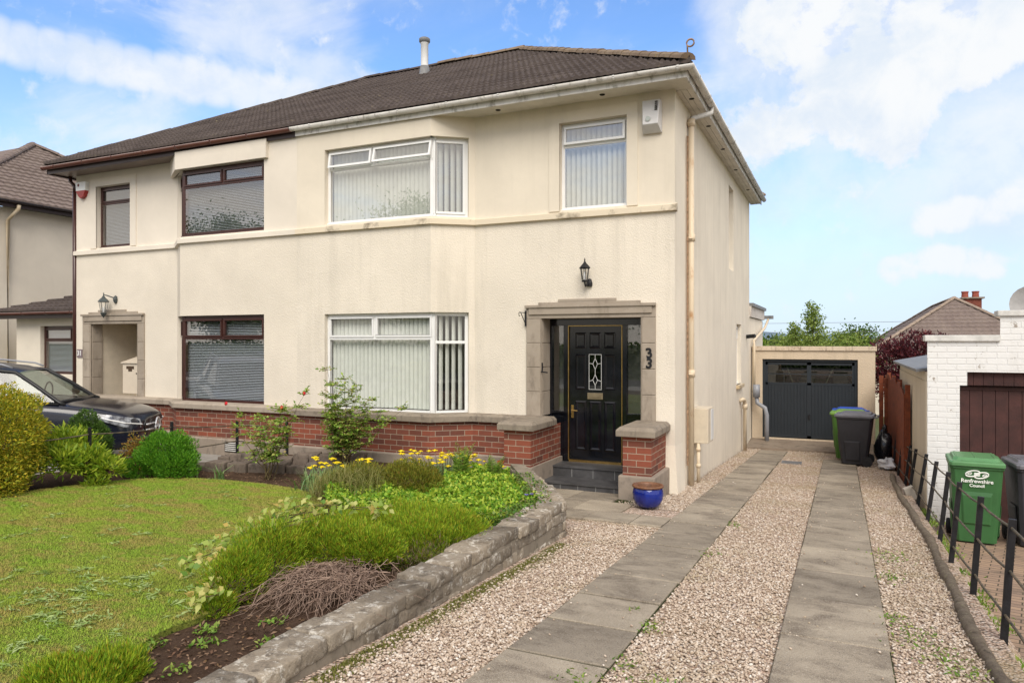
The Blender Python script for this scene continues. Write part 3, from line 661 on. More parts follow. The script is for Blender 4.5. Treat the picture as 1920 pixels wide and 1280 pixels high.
# black frame: posts, head, side panels below the side lights
X0,X1=-4.26,-2.65; DL,DR=-3.915,-3.06; zt0=-.29
for (a,b,c,e,y0) in ((X0,X1,1.85,1.955,dy),(X0,X0+.06,zt0,1.85,dy),(X1-.05,X1,zt0,1.85,dy),(DL-.09,DL-.012,zt0,1.85,dy),(DR+.012,DR+.08,zt0,1.85,dy)): dr.box(a,b,y0,y0+.09,c,e)
dr.box(X0+.06,DL-.09,dy+.02,dy+.07,zt0,.46); dr.box(DR+.08,X1-.05,dy+.02,dy+.07,zt0,.46); dr.box(X0+.06,DL-.09,dy,dy+.07,.46,.50); dr.box(DR+.08,X1-.05,dy,dy+.07,.46,.50)
for k in range(5):
    xq=X0+.07+k*.037; dr.box(xq,xq+.024,dy+.012,dy+.02,-.2,.42)
df=dr.build('door_frame',M['black'],hr,bevel=.004)
m=MB(); m.box(DL-.012,DL,dy-.004,dy+.02,zt0+.03,1.85); m.box(DR,DR+.012,dy-.004,dy+.02,zt0+.03,1.85); m.box(DL,DR,dy-.004,dy+.02,1.838,1.85); m.box(DL,DR,dy-.01,dy+.05,zt0+.002,zt0+.035); m.build('brass_trim',M['brass'],df)
for (a,b) in ((X0+.06,DL-.09),(DR+.08,X1-.05)):
    m=MB(); m.box(a,b,dy+.045,dy+.051,.50,1.85); m.build('side_light',M['glass'],df)
m=MB(); m.box(X0,X1,dy+.5,dy+.52,zt0,1.95); m.box(X0,X1,dy+.1,dy+.5,zt0-.02,zt0); m.build('hall_wall',simple('hall_interior',(.20,.21,.20),.9,.1,.1),hr)
d_=MB(); d_.box(DL+.003,DR-.003,dy+.03,dy+.07,zt0+.037,1.836)
W_=DR-DL
cols_=[(.12,.33),(.39,.61),(.67,.88)]
def panel(mb,x0,x1,z0,z1,y):
    b=.02
    mb.box(x0,x1,y-.004,y+.001,z0,z1)   # moulding field
    v=[(x0,y-.004,z0),(x1,y-.004,z0),(x1,y-.004,z1),(x0,y-.004,z1),(x0+b,y-.018,z0+b),(x1-b,y-.018,z0+b),(x1-b,y-.018,z1-b),(x0+b,y-.018,z1-b)]
    mb.add(v,[(0,1,5,4),(1,2,6,5),(2,3,7,6),(3,0,4,7)])
    c=b+.022; v=[(x0+b,y-.018,z0+b),(x1-b,y-.018,z0+b),(x1-b,y-.018,z1-b),(x0+b,y-.018,z1-b),(x0+c,y-.006,z0+c),(x1-c,y-.006,z0+c),(x1-c,y-.006,z1-c),(x0+c,y-.006,z1-c)]
    mb.add(v,[(0,1,5,4),(1,2,6,5),(2,3,7,6),(3,0,4,7),(4,5,6,7)])
for i,(a,b) in enumerate(cols_):
    xa,xb=DL+a*W_,DL+b*W_
    panel(d_,xa,xb,1.49,1.74,dy+.03)
    if i!=1: panel(d_,xa,xb,.85,1.40,dy+.03)
    panel(d_,xa,xb,-.10,.67 if i!=1 else .62+.05,dy+.03)
door=d_.build('front_door',M['black'],hr,bevel=0,label='black panelled front door with leaded glass and brass letterbox')
xa,xb=DL+.38*W_,DL+.62*W_
m=MB(); m.box(xa,xb,dy+.022,dy+.028,.85,1.40); m.build('door_glass',M['glassd'],door)
m=MB(); xc=(xa+xb)/2; yy=dy+.018
def came(p,q): m.tube([(p[0],yy,p[1]),(q[0],yy,q[1])],.0042,5)
for p,q in (((xc,.85),(xc,.92)),((xc,1.34),(xc,1.40)),((xa,.98),(xc-.035,1.0)),((xb,.98),(xc+.035,1.0)),((xa,1.26),(xc-.035,1.25)),((xb,1.26),(xc+.035,1.25)),((xa+.003,.85),(xa+.003,1.4)),((xb-.003,.85),(xb-.003,1.4)),((xa,.853),(xb,.853)),((xa,1.397),(xb,1.397)),((xc,1.08),(xc,1.17))): came(p,q)
for zc in (1.0,1.25):
    for p,q in (((xc,zc-.085),(xc-.038,zc)),((xc-.038,zc),(xc,zc+.085)),((xc,zc+.085),(xc+.038,zc)),((xc+.038,zc),(xc,zc-.085))): came(p,q)
m.build('lead_came',simple('lead_came',(.62,.62,.60),.4,.5,.05),door)
m=MB(); m.box(xc-.125,xc+.125,dy+.012,dy+.026,.70,.80); m.box(xc-.09,xc+.09,dy+.004,dy+.012,.725,.775); m.build('letterbox',simple('aged_brass',(.30,.24,.15),.4,.5,.1,metal=.6),door,bevel=.004)
m=MB(); hx=DL+.055; m.box(hx-.02,hx+.02,dy+.012,dy+.026,.40,.60); m.tube([(hx,dy+.01,.52),(hx,dy-.03,.52),(hx+.10,dy-.035,.515)],.009,8); m.build('door_handle',M['brass'],door,bevel=0)
# steps
m=MB(); 
m.box(-4.05,-2.71,10.285,10.72,-.45,-.291); m.box(-4.0,-2.71,9.83,10.72,-.75,-.451)
m.box(-4.07,-2.70,10.265,10.72,-.312,-.288); m.box(-4.02,-2.70,9.81,10.285,-.472,-.448); 
for i in range(1,4): xq=-4.05+i*.335; m.box(xq-.003,xq+.003,10.282,10.2855,-.448,-.312,1)
for i in range(1,5): xq=-4.0+i*.27; m.box(xq-.003,xq+.003,9.827,9.8305,-.72,-.472,1)
st=m.build('doorstep',[M['slate'],simple('pale_grout',(.35,.35,.34),.9,.1,.1)],hr,label='two dark slate-tiled doorsteps')
# key camera on the jamb, numbers, lamp, bracket, alarm
m=MB(); m.box(-4.29,-4.235,10.36,10.44,1.12,1.27); m.tube([(-4.25,10.36,1.13),(-4.13,10.33,1.12)],.012,6); m.build('door_camera',M['blacki'],hr,bevel=.008)
for (dz,t_) in ((1.425,8),(1.275,-6)):
    mt=Matrix.Translation((-2.545,YF-.036,dz))@Matrix.Rotation(R(90),4,'X')@Matrix.Rotation(R(t_),4,'Z')
    text_mesh('house_number','3',.20,M['blacki'],hr,mt,.006,.006)
def carriage_lamp(house,x,z,up=True,sc=1.0,met=M['blacki'],yy=None,lab=None):
    y=(YF if yy is None else yy)-.14*sc; m=MB()
    if up:  # lantern above its arm
        m.lathe((x+.03,YF-.01,z-.12*sc),[(.001,0),(.045,.0),(.05,.05),(.03,.11),(.001,.12)],10); m.tube([(x+.03,YF-.02,z-.06*sc),(x,y+.03,z-.12*sc),(x,y,z-.06*sc)],.014,8)
        base_=z-.06*sc
    else:
        m.tube([(x,y,z+.33*sc),(x,y,z+.30*sc),(x+.05,y+.03,z+.29*sc),(x+.13*sc,YF-.02,z+.24*sc)],.012,8); m.lathe((x+.13*sc,YF-.02,z+.15*sc),[(.001,0),(.035,.03),(.05,.09),(.035,.15),(.001,.18)],10); base_=z-.03
    m.lathe((x,y,base_),[(.001,0 if up else -.07*sc),(.045*sc,.0),(.05*sc,.02),(.04*sc,.03),(.001,.03)],6)
    for j in range(6):
        q=math.pi*j/3; a=(.042*sc,.035) ; b=(.068*sc,.20*sc)
        m.tube([(x+a[0]*math.cos(q),y+a[0]*math.sin(q),base_+a[1]),(x+b[0]*math.cos(q),y+b[0]*math.sin(q),base_+b[1])],.005,5)
    m.lathe((x,y,base_+.2*sc),[(.085*sc,0),(.088*sc,.012),(.06*sc,.045*sc),(.025*sc,.08*sc),(.02*sc,.095*sc),(.008,.11*sc),(.012,.125*sc),(.003,.16*sc)],6)
    lm=m.build('wall_lamp',met,house,label=lab) if lab else m.build('wall_lamp',met,house)
    m=MB(); m.lathe((x,y,base_+.035),[(.036*sc,0),(.062*sc,.165*sc)],6); m.build('lamp_glass',M['glass'],lm)
    m=MB(); m.lathe((x,y,base_+.035),[(.015,0),(.02,.06),(.014,.11),(.001,.12)],8); m.build('bulb',M['white'],lm)
carriage_lamp(hr,-3.495,2.55)
carriage_lamp(hl,-14.15,2.21,False,1.25,simple('grey_green_iron',(.07,.085,.085),.5,.4,.2))
m=MB(); m.box(-4.515,-4.49,YF-.05,YF-.03,1.84,2.08); m.tube([(-4.50,YF-.05,2.045),(-4.50,YF-.28,2.05)],.006,6); m.tube([(-4.50,YF-.05,1.87),(-4.50,YF-.24,2.05)],.007,6)
m.tube([(-4.50,YF-.28+.028*math.sin(q),2.02+.028*math.cos(q)) for q in [-.2-.35*i for i in range(10)]],.006,6); m.build('hanging_bracket',M['blacki'],hr)
m=MB(); ax,az=-2.50,4.84    # alarm box
v=[(ax-.14,YF,az-.22),(ax+.14,YF,az-.22),(ax+.14,YF,az+.24),(ax-.14,YF,az+.24),(ax-.14,YF-.05,az-.22),(ax+.14,YF-.05,az-.22),(ax+.11,YF-.17,az-.12),(ax-.11,YF-.17,az-.12),(ax+.13,YF-.11,az+.24),(ax-.13,YF-.11,az+.24)]
m.add(v,[(4,5,6,7),(7,6,8,9),(0,1,5,4),(0,4,7,9,3),(1,2,8,6,5),(3,9,8,2),(0,3,2,1)]); 
ab=m.build('alarm_box',simple('grey_white_plastic',(.62,.61,.60),.5,.4,.05),hr,bevel=.01)
m=MB(); 
for j in range(14):
    pass
m.tube([(ax-.03,YF-.165,az-.04),(ax-.03,YF-.185,az-.045)],.035,12); m.build('alarm_light',simple('alarm_lens',(.55,.6,.58),.2,.5,.05),ab)
m=MB()
for k in range(5):
    m.box(ax+.06,ax+.10,YF-.16+.006*k,YF-.10,az+.08+k*.03,az+.09+k*.03)
m.build('alarm_slots',M['dark'],ab)
m=MB(); bx,bz=-15.02,4.90   # left bell box: white with red lower half
v=[(bx-.17,bz+.16),(bx+.17,bz+.16),(bx+.15,bz-.03),(bx-.15,bz-.03)]
m.add([(x,YF-.09,z) for x,z in v]+[(x*1,YF,z) for x,z in v],[(3,2,1,0),(0,1,5,4),(1,2,6,5),(3,0,4,7)])
lb=m.build('alarm_box',M['white'],hl,bevel=.012)
m=MB(); v=[(bx-.15,bz-.03),(bx+.15,bz-.03),(bx+.09,bz-.15),(bx,bz-.2),(bx-.08,bz-.14)]
m.add([(x,YF-.088,z) for x,z in v]+[(x,YF,z) for x,z in v],[(4,3,2,1,0),(1,2,7,6),(2,3,8,7),(3,4,9,8),(4,0,5,9)]); m.build('red_strobe',simple('red_plastic',(.35,.02,.015),.3,.5,.1),lb)
m=MB(); m.tube([(bx-.06,YF-.092,bz+.09),(bx-.06,YF-.094,bz+.09)],.03,10); m.build('alarm_emblem',simple('dark_red_print',(.2,.05,.06),.5,.3,.1),lb)
text_mesh('alarm_print','Secure',.06,simple('navy_print',(.1,.08,.12),.6,.2,.1),lb,Matrix.Translation((bx,YF-.093,bz+.03))@Matrix.Rotation(R(90),4,'X'),.001) if 0 else None
# pipes on the side wall
m=MB(); px=XR+.06; py=11.3
m.tube([(px,py,-.63),(px,py,4.98)],.045,12)
for z_ in (4.93,3.15,1.05,): m.tube([(px,py,z_),(px,py,z_+.11)],.06,12); m.box(XR,px+.03,py-.075,py+.075,z_+.03,z_+.055)
m.build('downpipe',M['pipe'],hr,smooth='fix')
m=MB(); m.tube([(px-.03,py-.14,-.3),(px-.03,py-.14,4.75)],.016,8); m.build('thin_pipe',M['rust'],hr)
m=MB(); m.tube([(px,py,4.98),(px,py+.02,5.06),(GXX,py+.30,5.19),(GXX,py+.32,5.30)],.038,10); m.build('downpipe_swan_neck',M['gutterw'],hr,smooth='fix')
m=MB(); m.box(XR,-1.93,11.72,12.2,-.03,.53); mb_=m.build('meter_box',simple('cream_meter_box',(.62,.54,.42),.6,.3,.06),hr,bevel=.012)
m=MB(); m.box(-1.932,-1.924,11.95,12.19,.0,.50); m.build('meter_door',M['white'],mb_)
m=MB(); m.tube([(-2.09,11.75,-.03),(-2.09,11.75,-.67)],.028,10); m.tube([(-2.11,11.95,-.03),(-2.11,11.95,-.3),(-2.13,11.98,-.45)],.012,8); m.tube([(-2.09,11.75,-.1),(-2.09,11.75,-.16)],.036,10); m.tube([(-2.09,11.75,-.36),(-2.09,11.75,-.42)],.038,10); m.build('gas_pipe',M['pipe'],hr,smooth='fix')
m=MB(); x_=XR+.07; m.tube([(XR,17.55,.20),(x_,17.6,.25),(x_+.02,17.75,.22),(x_+.02,17.85,.10),(x_+.02,17.85,-1.0)],.045,10); m.tube([(x_+.02,17.85,.0),(x_+.02,17.85,.12)],.06,10); m.build('waste_pipe',M['pipe'],hr,smooth='fix')
# rear flat-roofed extension
m=MB(); wall(m,(XR,YK),(XR,23.0),-1.6,2.22); wall(m,(XR,23),(-7,23),-1.6,2.22); m.build('rear_extension_wall',M['side'],hr)
m=MB(); m.box(-7,XR+.05,YK,23.05,2.24,2.52); m.build('extension_fascia',stone('peeling_white_fascia',(.55,.50,.46),(.62,.58,.52),(.16,.12,.11),4,20,bump=.05),hr)
m=MB(); m.box(-7,XR+.10,YK,23.1,2.52,2.60); m.box(-7,XR+.30,23.02,23.16,2.28,2.38); m.build('extension_roof',M['lead'],hr)
m=MB(); m.tube([(XR+.16,23.0,2.26),(XR+.10,22.6,2.0),(XR+.09,19.85,1.62),(XR+.09,19.80,1.5),(XR+.09,19.80,.45)],.035,10); m.build('extension_downpipe',M['pipe'],hr,smooth='fix')
m=MB(); m.tube([(XR+.16,19.7,.15),(XR+.16,19.7,.48)],.09,10); m.tube([(XR+.16,19.72,.2),(XR+.18,19.70,.0),(XR+.38,19.66,-.12),(XR+.42,19.66,-.3),(XR+.42,19.66,-1.05)],.055,12); m.build('soil_pipe',M['grey'],hr,smooth='fix')
m=MB(); m.tube([(XR,18.9,1.72),(XR+.22,18.8,1.74)],.05,8); m.build('flood_light',M['blacki'],hr)
# left house porch: deep open recess with a parcel box
surround(hl,-15.036,-13.115,.235,.19,2.19,.44,1.975,YF,M['sand'],.25)
m=MB(); a,b=-14.80,-13.305
m.quad((a,YF+.25,-.3),(b,YF+.25,-.3),(b,YF+1.3,-.3),(a,YF+1.3,-.3)); m.quad((a,YF+1.1,-.3),(b,YF+1.1,-.3),(b,YF+1.1,1.99),(a,YF+1.1,1.99)); m.quad((a,YF+.25,-.3),(a,YF+1.1,-.3),(a,YF+1.1,1.99),(a,YF+.25,1.99)); m.quad((b,YF+1.1,-.3),(b,YF+.25,-.3),(b,YF+.25,1.99),(b,YF+1.1,1.99)); m.quad((a,YF+.25,1.99),(a,YF+1.1,1.99),(b,YF+1.1,1.99),(b,YF+.25,1.99))
m.build('porch_recess',simple('porch_beige',(.66,.58,.46),.8,.2,.04),hl)
m=MB(); m.box(b-.055,b-.002,YF+.26,YF+.35,-.3,1.97); m.build('porch_door_edge',M['dkbrown'],hl)
m=MB(); m.box(-15.235,-15.065,YF-.02,YF,1.25,1.43); pq=m.build('number_plaque',simple('plaque_mauve',(.22,.17,.18),.5,.4,.1),hl)
text_mesh('plaque_number','31',.15,M['white'],pq,Matrix.Translation((-15.15,YF-.024,1.34))@Matrix.Rotation(R(90),4,'X'),.002,.003)
pb=thing('parcel_box',(-13.6,YF+.02,.5),'beige metal parcel box with sloping lid in the open porch of the left-hand semi','parcel box')
m=MB(); xa,xb,ya,yb=-13.90,-13.43,YF+.08,YF+.50; z0,z1,z2=.50,1.14,1.25
m.add([(xa,ya,z0),(xb,ya,z0),(xb,yb,z0),(xa,yb,z0),(xa,ya,z1),(xb,ya,z1),(xb,yb,z2),(xa,yb,z2)],[(0,3,2,1),(0,1,5,4),(1,2,6,5),(2,3,7,6),(3,0,4,7),(4,5,6,7)])
m.build('body',simple('beige_powder_coat',(.62,.54,.43),.5,.4,.03),pb,bevel=.008)
m=MB(); m.add([(xa-.02,ya-.03,z1+.0),(xb+.02,ya-.03,z1+.0),(xb+.02,yb,z2+.02),(xa-.02,yb,z2+.02),(xa-.02,ya-.03,z1+.02),(xb+.02,ya-.03,z1+.02),(xb+.02,yb,z2+.04),(xa-.02,yb,z2+.04)],[(0,1,5,4),(1,2,6,5),(3,0,4,7),(4,5,6,7)]); m.build('lid',simple('beige_powder_coat_lid',(.62,.54,.43),.5,.4,.03),pb)
m=MB(); m.box(-13.78,-13.55,ya-.006,ya,1.02,1.08); m.box(-13.72,-13.61,ya-.006,ya,.97,1.02); m.build('name_plate',simple('bronze_plate',(.07,.04,.02),.5,.4,.1),pb)
m=MB(); m.tube([(xb-.04,ya,.93),(xb-.04,ya-.015,.93)],.012,8); m.build('lock',M['blacki'],pb)
m=MB(); m.box(xa+.03,xa+.08,yb-.1,yb-.02,-.3,z0); m.box(xb-.08,xb-.03,yb-.1,yb-.02,-.3,z0); m.build('stand',M['blacki'],pb)
# left corner downpipe and side extension
m=MB(); x_=XL-.05; m.tube([(x_,YF+.0,-.2),(x_,YF+.0,4.9)],.045,10); m.tube([(x_,YF,4.9),(x_,YF,5.0),(x_-.12,YF-.02,5.12),(x_-.12,YF-.02,5.25)],.04,10); m.build('downpipe',M['brown'],hl,smooth='fix')
ye=11.4
m=MB(); wall(m,(-19.1,ye),(XL,ye),-.3,2.25,[(.95,3.4,.80,1.98)]); wall(m,(-19.1,14.5),(-19.1,ye),-.3,2.25); m.build('side_extension_wall',M['castL'],hl)
window(hl,(-18.15,ye),(-15.7,ye),.80,1.98,[(0,.44,.72,1,1),(.44,1,.72,1,1),(0,1,0,.72,0)],BW,.10,'h',.06,label='brown window of the low side extension',gl='glassl')
m=MB(); Ex,Ey=-19.5,ye-.35; k_=.30
roofslope(m,(Ex,Ey),(1,0),(0,1),0,4.2,lambda r:r*.8,lambda r:4.2,3.0,k_,2.34,roll=.2,gauge=.3)
m.quad((Ex,Ey+3,2.34),(Ex,Ey,2.34),(Ex+2.4,Ey+3,2.34+.9),(Ex+2.4,Ey+3.01,2.34+.9)); m.build('side_extension_roof',M['tile'],hl)
m=MB(); m.box(Ex+.05,XL,Ey+.04,Ey+.06,2.16,2.33); m.box(Ex+.05,XL,Ey+.06,ye,2.2,2.22); m.build('side_extension_fascia',M['dkbrown'],hl)
m=MB(); gutter(m,[(Ex-.05,Ey-.02,2.31),(XL-.1,Ey-.02,2.31)],r=.06); m.tube([(XL-.14,Ey,2.24),(XL-.07,YF+.05,2.05)],.04,8); m.build('side_extension_gutter',M['browng'],hl,smooth=True)
m=MB(); m.tube([(-15.75,ye,2.12),(-15.8,ye-.12,2.06)],.04,8); m.build('security_camera',M['blacki'],hl)
# ---------------------------------------------------------------- far-left house
fh=thing('detached_house',(-24,15,-.5),'neighbouring cream house with grey-brown hipped roof at the far left edge','house')
m=MB(); wall(m,(-20.1,10.6),(-20.1,19.6),-.6,5.15); wall(m,(-28,10.6),(-20.1,10.6),-.6,5.15); m.build('wall',M['castL'],fh)
e0,e1=-19.75,10.2; rx,ry=-24.6,15.2
m=MB(); roofslope(m,(e0,e1),(0,1),(-1,0),0,10,lambda r:r*(ry-e1)/(e0-rx),lambda r:10-r*5/(e0-rx),e0-rx,(8.15-5.3)/(e0-rx),5.3,roll=.22,gauge=.30,h=.025)
m.quad((-30,e1,5.3),(e0,e1,5.3),(rx,ry,8.15),(-30,ry,8.15)); m.quad((e0,20.2,5.3),(-30,20.2,5.3),(-30,ry,8.15),(rx,ry,8.15)); m.build('roof',M['tilefar'],fh)
m=MB(); caps(m,(e0,e1,5.34),(rx,ry,8.18),r=.12); caps(m,(e0,20.2,5.34),(rx,ry,8.18),r=.12); m.build('hip_tiles',M['tilefar'],fh)
m=MB(); m.box(e0-.06,e0-.04,10.3,20.1,5.12,5.3); m.box(-20.1,e0-.06,10.3,20.1,5.16,5.2); m.build('fascia',M['dkbrown'],fh)
m=MB(); gutter(m,[(e0+.02,e1,5.28),(e0+.02,20.2,5.28)]); m.build('gutter',M['dkbrown'],fh,smooth=True)
m=MB(); yy=11.85; m.tube([(e0,yy,5.2),(e0-.02,yy,5.1),(-20.02,yy-.12,4.8),(-20.02,yy-.12,-.4)],.05,10); m.build('downpipe',M['cream'],fh,smooth='fix')
# ---------------------------------------------------------------- ground
def sheet(name,poly,zf,mat,step=None,label=None,kind='structure'):
    m=MB(); 
    m.add([(x,y,zf(x,y)) for x,y in poly],[tuple(range(len(poly)))]); 
    return m.build(name,mat,kind=kind)
def soilmat():
    g=G('garden_soil',.95,.1); v=g.co(); c=g.mix(g.ramp(g.noise(v,6,8,.7),[(.3,0),(.7,1)]),(.055,.032,.02),(.12,.075,.05))
    c=g.mix(g.ramp(g.vor(v,45,out='Distance'),[(.0,1),(.22,0)]),c,(.17,.12,.085)); g.col(c); g.bump(g.noise(v,35,8,.75),1,.03); return g.m
M['soil']=soilmat()
def gravelmat(name='pink_gravel'):
    g=G(name,.9,.2); v=g.co(); vo=g.n('ShaderNodeTexVoronoi'); g.l(v,vo.inputs['Vector']); vo.inputs['Scale'].default_value=55
    sx=g.n('ShaderNodeSeparateColor'); g.l(vo.outputs['Color'],sx.inputs[0])
    c=g.ramp(sx.outputs[0],[(0,(.34,.23,.17)),(.35,(.52,.38,.29)),(.7,(.64,.50,.40)),(1,(.70,.62,.54))])
    c=g.mix(g.ramp(vo.outputs['Distance'],[(.45,0),(.8,1)]),c,(.10,.075,.05))
    c=g.mix(g.math('MULTIPLY',g.ramp(g.noise(v,1.1,5,.6),[(.48,0),(.68,1)]),.45),c,(.32,.25,.12))
    g.col(c); g.bump(g.math('SUBTRACT',1,vo.outputs['Distance']),1,.012); return g.m
M['gravel']=gravelmat()
g=G('terrain_ground',.95,.1); v=g.co(); g.col(g.mix(g.noise(v,.3,6),(.06,.08,.025),(.10,.10,.05))); M['terr']=g.m
m=MB()
ys=[-400,-30,0,20,24,60,200,900,4000]; zs=[-.6,-.45,-.42,-1.55,-1.7,-3.4,-4,-4,-4]; xs=[-3000,-60,-16,2.4,60,3000]
for i in range(len(ys)-1):
    for j in range(len(xs)-1): m.quad((xs[j],ys[i],zs[i]),(xs[j+1],ys[i],zs[i]),(xs[j+1],ys[i+1],zs[i+1]),(xs[j],ys[i+1],zs[i+1]))
m.build('ground',M['terr'],kind='structure')
g=G('asphalt_road',.9,.2); v=g.co(); g.col(g.mix(g.noise(v,3,6),(.05,.05,.052),(.075,.073,.07))); g.bump(g.noise(v,90),.5); M['road']=g.m
m=MB(); m.box(-60,60,-9,-3.2,-.3,-.08); m.build('road',M['road'],kind='structure')
M['pave']=stone('pavement_slab',(.26,.25,.23),(.32,.30,.27),(.18,.17,.15),2,60)
m=MB(); m.box(-60,60,-3.2,-1.2,-.3,.02); m.build('pavement',M['pave'],kind='structure')
# garden soil, lawn
GW=-2.86
soilp=[(-10.2,-1.2),(GW+.12,-1.2),(GW+.12,6.9),(-3.35,7.9),(-3.9,8.6),(-4.3,9.4),(-4.7,9.7),(-4.7,10.28),(-5.4,10.28),(-5.95,9.85),(-8.85,9.85),(-8.85,8.1),(-10.2,7.4)]
sheet('soil',soilp,gz,M['soil'])
lawn_outline=[(-8.9,.2),(-3.9,.2),(-3.62,1.6),(-3.55,2.4),(-3.55,2.75),(-3.64,3.0),(-3.60,3.35),(-3.80,3.75),(-4.1,4.3),(-4.45,5.1),(-4.85,5.9),(-5.3,6.5),(-5.9,6.98),(-6.6,7.15),(-7.4,7.14),(-8.1,7.0),(-8.5,6.7),(-8.72,6.1),(-8.85,5.2)]
def smooth_poly(P,it=2):
    for _ in range(it):
        Q=[]
        for i in range(len(P)):
            a,b=P[i],P[(i+1)%len(P)]; Q+= [(a[0]*.75+b[0]*.25,a[1]*.75+b[1]*.25),(a[0]*.25+b[0]*.75,a[1]*.25+b[1]*.75)]
        P=Q
    return P
lawnp=smooth_poly(lawn_outline)
g=G('mown_lawn',.9,.15); v=g.co()
c=g.mix(g.ramp(g.noise(v,2.2,7,.65),[(.35,0),(.68,1)]),(.19,.25,.03),(.28,.29,.06))
c=g.mix(g.ramp(g.noise(v,5.5,8,.7,.4),[(.56,0),(.70,1)]),c,(.26,.17,.075))
c=g.mix(g.ramp(g.noise(v,60,4,.6),[(.45,0),(.65,1)]),c,(.06,.085,.015)); g.col(c); g.bump(g.noise(v,120,4,.7),1,.02); M['lawn']=g.m
m=MB(); m.prism(lawnp,lambda x,y:gz(x,y)-.05,lambda x,y:gz(x,y)+.035); m.build('lawn',M['lawn'],kind='structure')
def inside(P,x,y):
    P=np.array(P); r=np.zeros(len(x),bool); j=len(P)-1
    for i in range(len(P)):
        xi,yi=P[i];xj,yj=P[j]; c=((yi>y)!=(yj>y))&(x<(xj-xi)*(y-yi)/(yj-yi+1e-12)+xi); r^=c; j=i
    return r
def blades(xy,z,h,w,lean=.35,dirs=None):
    """grass-like strips: 5 verts -> faces as quads (tip doubled)"""
    n=len(xy); th=rng.uniform(0,2*np.pi,n); ln=rng.uniform(0,lean,n)
    if dirs is not None: th=dirs
    ax=np.stack([np.cos(th),np.sin(th)],1); sd=np.stack([-np.sin(th),np.cos(th)],1)
    P=np.zeros((n,6,3)); hh=np.broadcast_to(h,(n,)); ww=np.broadcast_to(w,(n,))
    for k,(t,wk) in enumerate(((0,1),(.5,.8),(1,.12))):
        c=xy+ax*(ln*hh*t*t)[:,None]*1.6; zz=z+hh*t*np.sqrt(np.clip(1-(ln*t)**2*.6,.1,1))
        P[:,2*k,:2]=c-sd*(ww*wk/2)[:,None]; P[:,2*k+1,:2]=c+sd*(ww*wk/2)[:,None]; P[:,2*k,2]=zz; P[:,2*k+1,2]=zz
    b=np.arange(n)[:,None]*6
    F=np.concatenate([b+np.array([0,1,3,2]),b+np.array([2,3,5,4])])
    return P.reshape(-1,3),F
g=G('grass_blade',.7,.2); v=g.co(); r0=g.n('ShaderNodeNewGeometry').outputs['Random Per Island']
c=g.ramp(r0,[(0,(.13,.26,.018)),(.5,(.23,.38,.03)),(1,(.34,.43,.06))])
c=g.mix(g.ramp(g.noise(v,.9,5,.6),[(.40,0),(.62,1)]),c,(.30,.38,.045)); st_=g.ramp(g.noise(g.co(scale=(.8,1.5,1)),2.3,8,.74,.5),[(.46,0),(.57,1)])
c=g.mix(g.math('MULTIPLY',st_,g.ramp(r0,[(0,.95),(1,.35)])),c,(.40,.26,.10)); g.col(c); M['grass']=g.m
def scatter_poly(P,n,dens=None):
    P_=np.array(P); lo_,hi_=P_.min(0),P_.max(0); x=rng.uniform(lo_[0],hi_[0],n); y=rng.uniform(lo_[1],hi_[1],n); k=inside(P,x,y)
    return x[k],y[k]
x,y=scatter_poly(lawnp,620000)
# skip what stands outside the frame to the left and behind
Xc=.909*x+.4165*y; Zc=-.4165*x+.909*y; k=(Zc>1.5)&(np.abs(Xc)<Zc*.78+.5)
x,y=x[k],y[k]
zl=-.03-.035*y+.033
V,F=blades(np.stack([x,y],1),zl,rng.uniform(.007,.020,len(x)),rng.uniform(.0025,.0045,len(x)),1.2)
npmesh('lawn_grass',V,F,M['grass'],kind='stuff')
# weeds in the lawn: flat paler rosettes
def leafcloud(P,A,L_,W_,fold=.25,up=None):
    """one kite leaf per row: P base, A axis (unit), L length, W width"""
    n=len(P); A=A/np.linalg.norm(A,axis=1,keepdims=True)
    rv=rng.normal(size=(n,3)) if up is None else np.tile(np.array(up,float),(n,1))+rng.normal(size=(n,3))*.35
    s=np.cross(A,rv); s/=np.linalg.norm(s,axis=1,keepdims=True)+1e-9; nn=np.cross(s,A)
    L_=np.broadcast_to(L_,(n,))[:,None]; W_=np.broadcast_to(W_,(n,))[:,None]
    mid=P+A*L_*.45
    V=np.stack([P,mid-s*W_/2+nn*W_*fold,P+A*L_-nn*L_*.12,mid+s*W_/2+nn*W_*fold],1).reshape(-1,3)
    b=np.arange(n)[:,None]*4
    return V,b+np.array([0,1,2,3])
def cat(parts):
    Vs=[];Fs=[];o=0
    for V,F in parts: Vs.append(V);Fs.append(F+o);o+=len(V)
    return np.concatenate(Vs),np.concatenate(Fs)
M['weed']=leafmat('weed_leaf',[(.20,.32,.07),(.32,.42,.14),(.42,.50,.22)],.6,.2)
rs=[]
x,y=scatter_poly(lawnp,150)
wx=rng.normal(0,.5,120)-4.6; wy=rng.normal(0,.6,120)+3.1
x=np.concatenate([x,wx]);y=np.concatenate([y,wy]); k=inside(lawnp,x,y)&(rng.random(len(x))<np.clip(1.3-(y-2.3)/4,.12,1)); x,y=x[k],y[k]
for a,b in zip(x,y):
    n_=rng.integers(8,16); th=rng.uniform(0,6.28,n_); Pb=np.tile([a,b,gz(a,b)+.045],(n_,1))+rng.normal(size=(n_,3))*[.02,.02,.004]
    rs.append(leafcloud(Pb,np.stack([np.cos(th),np.sin(th),rng.uniform(.02,.35,n_)],1),rng.uniform(.03,.08,n_),rng.uniform(.008,.014,n_),.2,(0,0,1)))
V,F=cat(rs); npmesh('lawn_weeds',V,F,M['weed'],kind='stuff')
